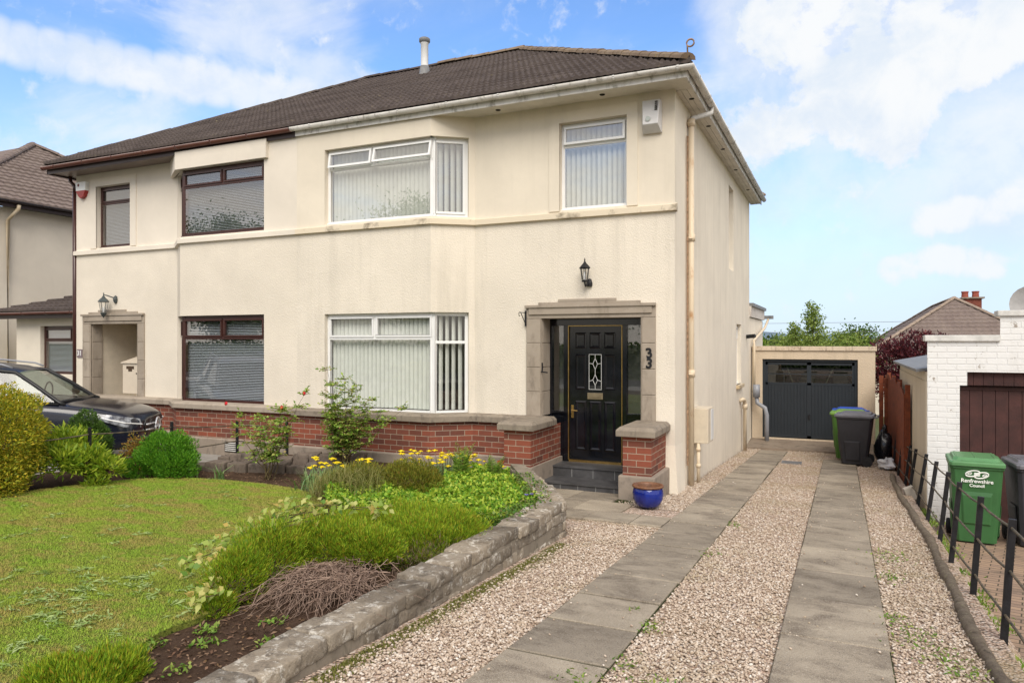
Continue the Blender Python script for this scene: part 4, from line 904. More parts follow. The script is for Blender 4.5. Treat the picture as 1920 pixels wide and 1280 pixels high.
# drive gravel
sheet('gravel_drive',[(-2.75,-1.2),(.95,-1.2),(.95,20.2),(XR+.02,20.2),(XR+.02,10.3),(-2.75,10.3)],lambda x,y:gd(x,y)-.012,M['gravel'])
sheet('gravel_by_steps',[(-4.6,6.9),(-2.7,6.5),(-2.7,10.4),(-4.6,10.4)],lambda x,y:gd(x,y)-.014,M['gravel'])
# pebbles
def pebbles(x,y,z,r):
    n=len(x)
    base=np.array([(0,0,1),(.89,0,.45),(.28,.85,.45),(-.72,.53,.45),(-.72,-.53,.45),(.28,-.85,.45),(.72,.53,-.45),(-.28,.85,-.45),(-.89,0,-.45),(-.28,-.85,-.45),(.72,-.53,-.45),(0,0,-1)])
    fs=np.array([(0,1,2),(0,2,3),(0,3,4),(0,4,5),(0,5,1),(1,6,2),(2,7,3),(3,8,4),(4,9,5),(5,10,1),(6,7,2),(7,8,3),(8,9,4),(9,10,5),(10,6,1),(6,11,7),(7,11,8),(8,11,9),(9,11,10),(10,11,6)])
    Vv=base[None]*rng.uniform(.75,1.15,(n,12,1)); sc=np.stack([r*rng.uniform(.7,1.3,n),r*rng.uniform(.7,1.2,n),r*rng.uniform(.45,.8,n)],1)
    Vv=Vv*sc[:,None,:]; th=rng.uniform(0,6.28,n); c,s_=np.cos(th)[:,None],np.sin(th)[:,None]; tl=rng.normal(0,.35,n)[:,None]
    X=Vv[...,0]*c-Vv[...,1]*s_; Y=Vv[...,0]*s_+Vv[...,1]*c; Zv=Vv[...,2]+X*np.sin(tl)
    return (np.stack([X+x[:,None],Y+y[:,None],Zv+z[:,None]],-1).reshape(-1,3),(np.arange(n)[:,None,None]*12+fs[None]).reshape(-1,3))
g=G('gravel_stone',.8,.3); geo=g.n('ShaderNodeNewGeometry'); r_=geo.outputs['Random Per Island']; v=g.co()
c=g.ramp(r_,[(0,(.30,.22,.155)),(.15,(.43,.335,.25)),(.5,(.53,.43,.335)),(.8,(.60,.51,.415)),(1,(.74,.68,.60))])
c=g.mix(g.math('MULTIPLY',g.ramp(g.noise(v,1.3,5,.6),[(.50,0),(.70,1)]),.45),c,(.30,.25,.13))
c=g.mix(g.ramp(g.noise(v,160,3),[(.4,.0),(.8,.5)]),c,(.28,.20,.15)); g.col(c); M['pebble']=g.m
strips=[(-2.62,-1.80),(-1.17,-.37),(.275,.80)]
xx=[];yy=[]
for (a,b) in strips:
    for (y0,y1,dn) in ((1.8,4.5,3300),(4.5,7.5,2400),(7.5,12,1300),(12,19,500)):
        n=int((b-a)*(y1-y0)*dn); xx.append(rng.uniform(a,b,n)); yy.append(rng.uniform(y0,y1,n))
n=1400; xx.append(rng.uniform(-2.7,-1.9,n)); yy.append(rng.uniform(7.0,9.4,n))
n=1500; xx.append(rng.uniform(-2.22,-1.82,n)); yy.append(rng.uniform(8.9,12,n))
n=900; xx.append(rng.uniform(-2.15,-1.82,n)); yy.append(rng.uniform(12,19,n))
x=np.concatenate(xx); y=np.concatenate(yy)
inpath=(y>7.85)&(y<9.0)&(x<-1.8)&(x>-3.4)
k=~inpath&~((x<-2.52)&(y<6.95)); x,y=x[k],y[k]
# moss / bare earth thins them out along the wall foot
k=~((x<-2.42)&(rng.random(len(x))<.6)); x,y=x[k],y[k]
V,F=pebbles(x,y,-.056*y-.004+rng.uniform(-.004,.006,len(x)),rng.uniform(.0065,.0135,len(x)))
npmesh('gravel_stones',V,F,M['pebble'],kind='stuff',smooth=False)
# strays on the slabs
n=260; x=np.concatenate([rng.uniform(-1.8,-1.18,n//2),rng.uniform(-.36,.27,n//2)]); y=rng.uniform(2.4,14,len(x)); e=np.abs(rng.normal(0,.1,len(x)))
x=np.where(rng.random(len(x))<.5,np.where(x<-1,-1.79,-.35)+e,np.where(x<-1,-1.19,.26)-e)
V,F=pebbles(x,y,-.056*y+.020,rng.uniform(.005,.011,len(x))); npmesh('stray_stones',V,F,M['pebble'],kind='stuff')
# slabs
g=G('concrete_slab',.92,.15); v=g.co(); c=g.mix(g.ramp(g.noise(v,1.8,6,.6),[(.3,0),(.7,1)]),(.235,.20,.155),(.37,.32,.25))
c=g.mix(g.ramp(g.noise(g.co(scale=(1,1.6,1)),2.0,9,.72,.4),[(.48,0),(.66,1)]),c,(.13,.105,.08)); c=g.mix(g.ramp(g.noise(v,170,3,.6),[(.5,0),(.7,1)]),c,(.42,.38,.32)); c=g.mix(g.ramp(g.noise(v,140,3,.6),[(.56,0),(.72,1)]),c,(.06,.05,.045))
gi=g.n('ShaderNodeNewGeometry'); c=g.mix(.55,c,g.ramp(gi.outputs['Random Per Island'],[(0,(.62,.60,.58)),(1,(1.25,1.22,1.16))]),'MULTIPLY'); g.col(c); g.bump(g.noise(v,110,5,.7),.6,.006); M['slab']=g.m
def slabs(name,rects):
    m=MB()
    for (x0,x1,y0,y1) in rects:
        j=random.uniform(-.003,.004); t_=random.uniform(-.004,.004); b=.006
        zt=lambda x,y:gd(x,y)+.012+j+t_*(x-x0)
        P4=[(x0,y0),(x1,y0),(x1,y1),(x0,y1)]; Q4=[(x0+b,y0+b),(x1-b,y0+b),(x1-b,y1-b),(x0+b,y1-b)]
        v=[(x,y,gd(x,y)-.05) for x,y in P4]+[(x,y,zt(x,y)-.006) for x,y in P4]+[(x,y,zt(x,y)) for x,y in Q4]
        m.add(v,[(0,1,5,4),(1,2,6,5),(2,3,7,6),(3,0,4,7),(4,5,9,8),(5,6,10,9),(6,7,11,10),(7,4,8,11),(8,9,10,11)])
    return m.build(name,M['slab'],kind='structure')
rc=[];y=.1
while y<18.3:
    d_y=.625; gap=.026; 
    rc.append((-1.792+random.uniform(-.012,.006),-1.178+random.uniform(-.006,.01),y+gap/2,min(y+d_y,18.35)-gap/2)); y+=d_y
slabs('driveway_strip',rc)
rc=[];y=.35
while y<16.9:
    d_y=.91; gap=.004; rc.append((-.357+random.uniform(-.004,.004),.265+random.uniform(-.004,.004),y+gap/2,min(y+d_y,16.9)-gap/2)); y+=d_y
slabs('driveway_strip',rc)
rc=[]
for i,(a,b) in enumerate(((-3.5,-2.72),(-2.71,-2.17),(-2.16,-1.81))): rc.append((a,b,7.86,8.42))
rc+=[(-3.9,-3.05,8.44,9.1),(-3.04,-2.44,8.44,9.1),(-4.3,-3.35,9.12,9.78),(-3.34,-2.74,9.12,9.78)]
slabs('path',rc)
# black joint filling
M['mossj']=simple('mossy_joint',(.05,.06,.02),.95,.1,.3,30,bump=.5)
m=MB(); m.quad((-1.80,-.5,gd(0,-.5)),(-1.17,-.5,gd(0,-.5)),(-1.17,18.4,gd(0,18.4)),(-1.80,18.4,gd(0,18.4))); m.quad((-.36,-.5,gd(0,-.5)),(.27,-.5,gd(0,-.5)),(.27,17,gd(0,17)),(-.36,17,gd(0,17))); m.quad((-4.3,8.0,gd(0,8.0)-.004),(-2.5,8.0,gd(0,8.0)-.004),(-2.5,9.7,gd(0,9.7)-.004),(-4.3,9.7,gd(0,9.7)-.004)); m.quad((-2.5,7.9,gd(0,7.9)-.004),(-1.83,7.9,gd(0,7.9)-.004),(-1.83,8.4,gd(0,8.4)-.004),(-2.5,8.4,gd(0,8.4)-.004)); m.build('joint_moss',M['mossj'],kind='structure')
# drain grate
dg=MB(); X_,Y_=-.93,15.75; Z_=gd(0,Y_)+.012
for i in range(7): dg.box(X_-.17,X_+.17,Y_-.15+i*.045,Y_-.13+i*.045,Z_-.01,Z_+.008)
dg.box(X_-.19,X_-.17,Y_-.17,Y_+.17,Z_-.01,Z_+.01); dg.box(X_+.17,X_+.19,Y_-.17,Y_+.17,Z_-.01,Z_+.01)
o=dg.build('drain_cover',M['lead']); props(o,'small slotted grey drain cover set in the gravel strip between the slabs','drain cover')
# ---------------------------------------------------------------- garden retaining wall of stone blocks
gw=thing('garden_wall',(-2.7,4,-.3),'low grey stone block wall holding the flower bed beside the gravel drive','wall')
m=MB()
_K=6
_T=[-1,-.95,-.55,0,.55,.95,1]
_FG=[]
for ax_ in range(3):
    for sg in (-1,1):
        for i in range(_K):
            for j_ in range(_K):
                q4=[]
                for (a_,b_) in ((i,j_),(i+1,j_),(i+1,j_+1),(i,j_+1)):
                    p=[0,0,0]; p[ax_]=sg; p[(ax_+1)%3]=_T[a_]; p[(ax_+2)%3]=_T[b_]; q4.append(tuple(round(t_,4) for t_ in p))
                _FG.append(q4 if sg>0 else q4[::-1])
_VI={}
for q4 in _FG:
    for p in q4: _VI.setdefault(p,len(_VI))
_VV=np.array(list(_VI)); _FI=[tuple(_VI[p] for p in q4) for q4 in _FG]
def roughblock(mb,o,d,n,s0,s1,n0,n1,z0,z1,j):
    hs=np.array([(s1-s0)/2,(n1-n0)/2,(z1-z0)/2]); r=.006+random.uniform(0,.010); c0=np.array([(s0+s1)/2,(n0+n1)/2,(z0+z1)/2])
    p=_VV*hs; inner=np.clip(p,-(hs-r).clip(.004),(hs-r).clip(.004)); v_=p-inner; l_=np.linalg.norm(v_,axis=1,keepdims=True)+1e-9; p=inner+v_/l_*np.minimum(l_,r)
    ph=[random.uniform(0,6.28) for _ in range(6)]; w_=p+c0
    q_=np.sin(w_[:,0]*31+ph[0]+w_[:,2]*23)*np.sin(w_[:,1]*37+ph[1])+np.sin(w_[:,0]*67+ph[2])*np.sin(w_[:,2]*59+ph[3]+w_[:,1]*41)*.6
    nn=p/hs; nn/=np.linalg.norm(nn,axis=1,keepdims=True); p=p+nn*(q_*j*.6)[:,None]; p[:,2]+=p[:,0]*random.uniform(-.03,.03)+p[:,1]*random.uniform(-.05,.05)
    w_=p+c0; mb.add([(o[0]+d[0]*a+n[0]*b,o[1]+d[1]*a+n[1]*b,c) for a,b,c in w_.tolist()],_FI)
def rblock(mb,o,d,n,s0,s1,n0,n1,z0,z1,j=.012,tilt=None):
    """rough block: rounded box with jittered inset corners"""
    return roughblock(mb,o,d,n,s0,s1,n0,n1,z0,z1,j)
    b=.018; vs=[]
    g0=tilt or (lambda s:0)
    for (zz,ins) in ((z0,0),(z1-b,0),(z1,b)):
        for (s,k) in ((s0,n0),(s1,n0),(s1,n1),(s0,n1)):
            ss_=s+(ins if s==s0 else -ins); kk_=k+(ins if k==n0 else -ins)
            q=random.uniform
            vs.append((o[0]+d[0]*ss_+n[0]*kk_+q(-j,j)*(zz>z0),o[1]+d[1]*ss_+n[1]*kk_+q(-j,j)*(zz>z0),zz+g0(ss_)+q(-j,j)*.7*(zz>z0)))
    mb.add(vs,[(0,1,5,4),(1,2,6,5),(2,3,7,6),(3,0,4,7),(4,5,9,8),(5,6,10,9),(6,7,11,10),(7,4,8,11),(8,9,10,11)])
def stonewall(mb,p0,p1,zb,zt,th,hs,lmin,lmax):
    p0=Vector(p0);p1=Vector(p1);Ln=(p1-p0).length;d=(p1-p0)/Ln;n=Vector((d.y,-d.x)); z=None
    for c,hh in enumerate(hs):
        s=-random.uniform(0,.1)
        while s<Ln:
            l=random.uniform(lmin,lmax)*(1.0 if c else .85); e=min(s+l,Ln+.02)
            mid=p0+d*((s+e)/2); top=zt-sum(hs[:c])+random.uniform(-.010,.016)*(c==0)
            bot=zb(mid)
            if top-hh>bot-.14:
                rblock(mb,p0,d,n,max(s,0)+.003,e-.003,-th-random.uniform(0,.03),random.uniform(-.010,.016)+(.012 if c==0 else 0),top-hh-(.0 if c==0 else -.003),top,.009)
            s=e
stonewall(m,(GW+.27,.3),(GW+.27,6.95),lambda p:gd(0,p.y),-.045,.24,(.095,.10,.10,.11,.11),.20,.46)
stonewall(m,(-2.59,6.95),(-3.05,7.75),lambda p:gd(0,p.y),-.06,.24,(.10,.105,.11,.12,.12),.24,.4)
stonewall(m,(-3.05,7.75),(-3.9,9.0),lambda p:gd(0,p.y),-.10,.22,(.10,.105,.11,.12),.24,.4)
wb=m.build('blocks',M['wallstone'],gw,smooth=True)
m=MB()
m.prism([(GW+.05,.3),(GW+.268,.3),(GW+.268,6.93),(-3.08,7.72),(-3.92,8.95),(-4.1,8.9),(-3.25,7.6),(GW+.05,6.85)],-.8,-.065)
m.build('mortar',stone('grey_mortar',(.20,.17,.13),(.27,.23,.18),(.10,.09,.06),6,50),gw)
# low rockery walls by the next drive
for k,(a,b,zt,zb_) in enumerate((((-9.0,7.55),(-6.75,8.30),-.20,-.40),((-9.0,8.45),(-6.9,9.3),-.20,-.5))):
    rw=thing('rockery_wall',(-7.8,a[1]+.3,-.35),['front row of the low dark rockery stones behind the lawn','rear row of the low dark rockery stones under the brick bay'][k],'wall','low rockery rows')
    m=MB(); p0,p1=Vector(a),Vector(b); Ln=(p1-p0).length; d=(p1-p0)/Ln; n=Vector((d.y,-d.x)); s=0
    while s<Ln:
        l=random.uniform(.12,.30); rblock(m,p0,d,n,s,s+l-.01,-.24,random.uniform(-.03,.05),zt-.17,zt+random.uniform(-.05,.04),.018); rblock(m,p0,d,n,s+.06,s+l+.05,-.2,random.uniform(-.02,.05),zb_-.1,zt-.15,.018); s+=l
    m.build('stones',M['rock'],rw,smooth=True)
    m=MB(); m.obox(p0,d,n,0,Ln,-.3,-.05,zb_-.1,zt-.05); m.build('fill',M['soil'],rw)
# next drive on the left (paved) and on the right (block paving)
def nz(x,y): return -.38-.06*(y-8.75)
sheet('neighbour_drive',[(-19,-1),(-8.9,-1),(-8.9,9.85),(-19,9.85)],lambda x,y:-.44-.050*(y-8.75),M['pave'])
g=G('block_paving',.9,.2); v=g.co(rot=(0,0,.2)); bt=g.n('ShaderNodeTexBrick'); g.l(v,bt.inputs['Vector']); bt.inputs['Scale'].default_value=1; bt.inputs['Brick Width'].default_value=.2; bt.inputs['Row Height'].default_value=.1; bt.inputs['Mortar Size'].default_value=.006
bt.inputs['Color1'].default_value=(.36,.25,.17,1); bt.inputs['Color2'].default_value=(.27,.19,.14,1); bt.inputs['Mortar'].default_value=(.08,.065,.045,1)
c=g.mix(g.ramp(g.noise(g.co(),3,7,.7),[(.5,0),(.75,1)]),bt.outputs[0],(.13,.10,.075)); g.col(c); g.bump(g.math('SUBTRACT',1,bt.outputs['Fac']),.5,.006); M['pavers']=g.m
sheet('block_paving',[(1.15,-1),(9,-1),(9,13),(1.15,13)],gn,M['pavers'])
sheet('verge',[(.84,-1),(1.16,-1),(1.16,20),(.84,20)],lambda x,y:gd(x,y)-.02-(x>1)*.27,M['gravel'])
# timber edging like a fallen trunk
lg=MB(); pts=[];rr=[]
for i in range(150):
    y=1.2+i*.09; x=.81+.022*math.sin(y*.9)+.008*math.sin(y*3.1)+random.uniform(-.004,.004); pts.append((x,y,gd(x,y)+.008+random.uniform(-.004,.004))); rr.append(.040+.006*math.sin(i*.4)+random.uniform(-.006,.006))
lg.tube(pts,rr,14); M['bark']=stone('grey_bark',(.15,.115,.085),(.25,.205,.155),(.06,.05,.038),9,45,lich=(.26,.23,.15),bump=1,bd=.03)
o=lg.build('log_edging',M['bark'],smooth=True); props(o,'long crooked weathered log edging the gravel beside the black fence','log')
# ---------------------------------------------------------------- black estate fence on the right
def ifence(posts,rails,label,pw=.022,name='metal_fence',ext0=None,ext1=None,rr=.009):
    """posts: list of (base xyz, top xyz)"""
    b0=posts[len(posts)//2][0]; t=thing(name,b0,label,'fence')
    for b,tp in posts:
        m=MB(); b=Vector(b);tp=Vector(tp); ax=(tp-b).normalized(); s_=Vector((1,0,0)); s_=(s_-ax*s_.dot(ax)).normalized(); u_=ax.cross(s_)
        vs=[p+s_*i*pw+u_*j*pw*.55 for p in (b,tp) for i,j in ((-1,-1),(1,-1),(1,1),(-1,1))]
        m.add(vs,[(0,1,5,4),(1,2,6,5),(2,3,7,6),(3,0,4,7),(4,5,6,7)]); m.build('post',M['blacki'],t,bevel=.003)
    for f in rails:
        m=MB(); pts=[Vector(b).lerp(Vector(tp),f) for b,tp in posts]
        if ext0: pts=[pts[0]+(pts[0]-pts[1])*ext0]+pts
        if ext1: pts=pts+[pts[-1]+(pts[-1]-pts[-2])*ext1]
        q=[]
        for i in range(len(pts)-1):
            for k in range(3):
                p=pts[i].lerp(pts[i+1],k/3); q.append(p+Vector((random.uniform(-.006,.006),0,-.012*math.sin(math.pi*k/3))))
        q.append(pts[-1]); m.tube(q,rr,7); m.build('rail',M['railrust'] ,t,smooth=True)
    return t
M['railrust']=simple('mossy_iron_rail',(.16,.12,.075),.75,.3,.25,14,c2=(.05,.05,.04))
ps=[]
for (y,xb,xt,h) in ((4.45,.955,1.0,.84),(5.55,.95,1.0,.84),(6.65,.935,.992,.83),(7.75,.915,.99,.81),(8.9,.95,1.035,.78),(10.1,.945,1.05,.78),(11.4,.95,1.065,.76),(12.5,.93,1.03,.74),(13.7,.96,1.05,.70),(14.9,.93,1.02,.72),(16.2,.92,1.0,.72),(17.4,.93,1.0,.72)):
    zb_=gd(0,y)-.07; ps.append(((xb,y,zb_),(xt,y,zb_+h)))
ifence(ps,(.93,.60,.26),'long black iron post and rail fence leaning along the right side of the gravel drive',ext0=.9)
ps=[]
for (y,h,zb_) in ((3.7,.74,-.25),(4.93,.74,-.25),(6.17,.74,-.25),(7.42,.70,-.26),(8.66,.52,-.20),(9.80,.66,-.46)):
    ps.append(((-8.82,y,zb_),(-8.82,y,zb_+h)))
tf=ifence(ps,(.88,.40),'low black iron fence between the lawn and the parked black car',ext1=.12)
# ---------------------------------------------------------------- garages
gg=thing('garage',(-.7,20,-1.1),'cream roughcast flat-roofed garage with dark grey up-and-over door at the end of the drive','garage')
YG=20.0
m=MB(); wall(m,(XR+.02,YG),(.76,YG),-1.3,1.36,[(-1.90-XR-.02,.37-XR-.02,-.92,1.14)],rev=.12); wall(m,(.76,YG),(.76,YG+5),-1.3,1.36); m.build('wall',render_mat('garage_roughcast',(.62,.51,.38),1.0,30,.35,grey=(.33,.27,.2)),gg)
m=MB(); 
x=XR+.02
while x<.78: m.box(x,min(x+.6,.80)-.006,YG-.04,YG+.25,1.362,1.475+random.uniform(-.004,.006)); x+=.6
m.build('parapet_coping',stone('cream_coping',(.56,.46,.35),(.62,.52,.40),(.20,.14,.10),4,30,bump=.2),gg,bevel=.008)
m=MB(); m.box(XR+.1,.7,YG+.25,YG+5,1.3,1.42); m.build('flat_roof',M['lead'],gg)
ga=simple('anthracite_door',(.018,.024,.031),.5,.4,.06,2)
m=MB(); x0,x1,z0,z1=-1.90,.37,-.92,1.14; y=YG+.06
m.box(x0,x0+.07,y,y+.06,z0,z1); m.box(x1-.07,x1,y,y+.06,z0,z1); m.box(x0+.07,x1-.07,y,y+.06,z1-.07,z1)
fr=m.build('door_frame',ga,gg)
m=MB(); m.box(x0-.05,x1+.05,y+.9,y+.92,-1.2,1.25); m.build('garage_interior',M['dark'],gg)
m=MB(); a,b=x0+.07,x1-.07; xm_=(a+b)/2
m.box(a,b,y+.045,y+.06,z0+.02,.50); zt_=1.05
for q in ((a,a+.06,z0+.02,zt_),(b-.06,b,z0+.02,zt_),(xm_-.05,xm_+.05,z0+.02,zt_),(a,b,zt_-.06,zt_),(a,b,.47,.53),(a,b,z0+.02,z0+.08)): m.box(q[0],q[1],y+.028,y+.05,q[2],q[3])
for (s0,s1) in ((a+.06,xm_-.05),(xm_+.05,b-.06)):
    n_=12; w_=(s1-s0)/n_
    for i in range(n_): m.box(s0+i*w_+w_*.18,s0+i*w_+w_*.82,y+.032,y+.045,z0+.08,.47)
    m.box(s0,s1,y+.03,y+.04,.74,.765)
gd_=m.build('garage_door',ga,gg)
m=MB(); m.box(a+.06,xm_-.05,y+.048,y+.052,.53,zt_-.06); m.box(xm_+.05,b-.06,y+.048,y+.052,.53,zt_-.06); m.build('door_window',M['glassd'],gd_)
m=MB(); m.tube([(xm_-.4,y+.12,.53),(xm_-.55,y+.12,.98)],.02,6); m.tube([(xm_+.4,y+.12,.53),(xm_+.6,y+.12,.98)],.02,6); m.build('door_brace',M['cream'],gd_)
m=MB(); m.box(xm_-.03,xm_+.03,y+.015,y+.03,-.42,-.30); m.tube([(xm_,y+.02,-.32),(xm_,y-.01,-.33),(xm_,y-.01,-.28)],.012,6); m.build('door_handle',M['blacki'],gd_)
m=MB(); m.prism([(XR,YG-1.35),(1.0,YG-1.35),(1.0,YG+.2),(XR,YG+.2)],-1.3,lambda x,y:-.95-.06*(YG-y)/1.35); m.build('concrete_apron',stone('apron_concrete',(.20,.155,.12),(.27,.22,.17),(.10,.085,.06),2,40),kind='structure')
# white brick garage on the right
wg=thing('garage',(3,12,-.95),'white painted brick garage with brown timber door at the right edge','garage')
g=G('white_painted_brick',.75,.25); v=g.co('UV'); bt=g.n('ShaderNodeTexBrick'); g.l(v,bt.inputs['Vector']); bt.inputs['Scale'].default_value=1; bt.inputs['Brick Width'].default_value=.24; bt.inputs['Row Height'].default_value=.085; bt.inputs['Mortar Size'].default_value=.008; bt.inputs['Mortar Smooth'].default_value=.6
v3=g.co(); pe=g.ramp(g.noise(v3,7,10,.78,.4),[(.615,0),(.645,1)]); c=g.mix(pe,(.74,.74,.73),(.33,.29,.25)); c=g.mix(g.ramp(g.noise(g.co(scale=(1,1,.3)),2,8,.7),[(.5,0),(.75,.5)]),c,(.55,.54,.51)); g.col(c)
g.bump(g.mix(.5,g.math('SUBTRACT',1,bt.outputs['Fac']),g.noise(v3,24,8,.7)),.75,.012); M['wbrick']=g.m
YW=11.9; XW=1.12
m=MB(); wall(m,(XW,YW),(6.5,YW),-1.4,1.60,[(1.52-XW,5-XW,-1.4,.98,1,0),(1.61-XW,5-XW,.98,1.17,1,0)],rev=.16); wall(m,(2.0,YW),(6.5,YW),1.601,1.95); m.build('wall',M['wbrick'],wg)
m=MB(); m.box(XW-.035,2.0,YW-.04,YW+.24,1.602,1.69); m.box(1.965,6.5,YW-.04,YW+.24,1.952,2.03); m.build('parapet_coping',simple('white_coping',(.68,.67,.64),.8,.2,.12,6,bump=.3),wg,bevel=.012)
m=MB(); x=1.5; i=0
while x<5: 
    m.box(x,x+.148,YW+.10,YW+.13,-.93,.95); x+=.155
m.box(1.5,5,YW+.12,YW+.14,-.93,1.2); m.box(1.5,5,YW+.08,YW+.10,.915,.96)
x=1.58
while x<5: m.box(x,x+.115,YW+.09,YW+.12,.97,1.2); x+=.12
m.build('timber_door',simple('brown_timber_paint',(.075,.030,.026),.6,.3,.2,5,c2=(.045,.02,.018),bump=.2,bscale=30),wg)
m=MB(); wall(m,(XW,17.2),(XW,YW+.0),-1.4,1.16); pa=m.build('side_wall',render_mat('peeling_planks',(.58,.52,.42),.3,20,.45,grey=(.38,.32,.24)),wg)
m=MB()
for i in range(40): m.box(XW-.014,XW,YW+.02+i*.13,YW+.125+i*.13,-1.35,1.02)
m.build('side_planks',M.get('pl') or render_mat('cream_planks',(.60,.53,.42),.3,20,.3,grey=(.40,.34,.26)),wg)
m=MB(); 
for i in range(1):
    m.add([(XW-.12,YW+.26,1.15),(XW-.12,17.4,1.15),(XW+2.2,17.4,1.62),(XW+2.2,YW+.26,1.50),(XW-.12,YW+.26,1.19),(XW-.12,17.4,1.19),(XW+2.2,17.4,1.66),(XW+2.2,YW+.26,1.54)],[(0,1,5,4),(4,5,6,7),(3,0,4,7),(1,2,6,5),(0,3,2,1)])
m.build('felt_roof',M['lead'],wg)
m=MB(); m.lathe((2.5,12.6,1.9),[(.02,0),(.02,.25)],8); 
vs=[];cc=Vector((2.42,12.3,2.12)); ax=Vector((-.25,-.9,.3)).normalized(); a_=ax.cross(Vector((0,0,1))).normalized(); b_=ax.cross(a_)
for r_,h_ in ((0,.0),(.12,.012),(.24,.06)):
    for j in range(20): q=j*math.pi/10; vs.append(cc+a_*math.cos(q)*r_+b_*math.sin(q)*r_*1.1+ax*h_)
m.add(vs,[(i*20+j,i*20+(j+1)%20,(i+1)*20+(j+1)%20,(i+1)*20+j) for i in range(2) for j in range(20)]); m.build('satellite_dish',simple('grey_dish',(.30,.29,.28),.5,.4,.1),wg,smooth=True)
# red-brown timber fence between the garages
M['redwood']=simple('red_brown_fence',(.24,.065,.028),.75,.2,.25,9,c2=(.13,.04,.022),bump=.4,bscale=40)
tf=thing('timber_fence',(1.0,18,-1.1),'red-brown vertical board fence with wavy top between the two garages','fence')
m=MB(); y=14.2
while y<19.9:
    h_=.80+.10*abs(math.sin((y-14.2)*math.pi/1.83)); m.box(.98,1.0,y,y+.105,-1.3,h_-.12 if y<15 else h_-.05); y+=.12
m.build('side_boards',M['redwood'],tf)
m=MB(); x=.80
while x<1.3: m.box(x,x+.095,19.0,19.02,-1.3,.80-.5*abs(x-.80)); x+=.105
m.build('end_boards',M['redwood'],tf)
m=MB()
for y in (14.2,16.03,17.86,19.6): m.box(1.0,1.08,y-.04,y+.04,-1.3,.85)
m.build('fence_posts',M['redwood'],tf)
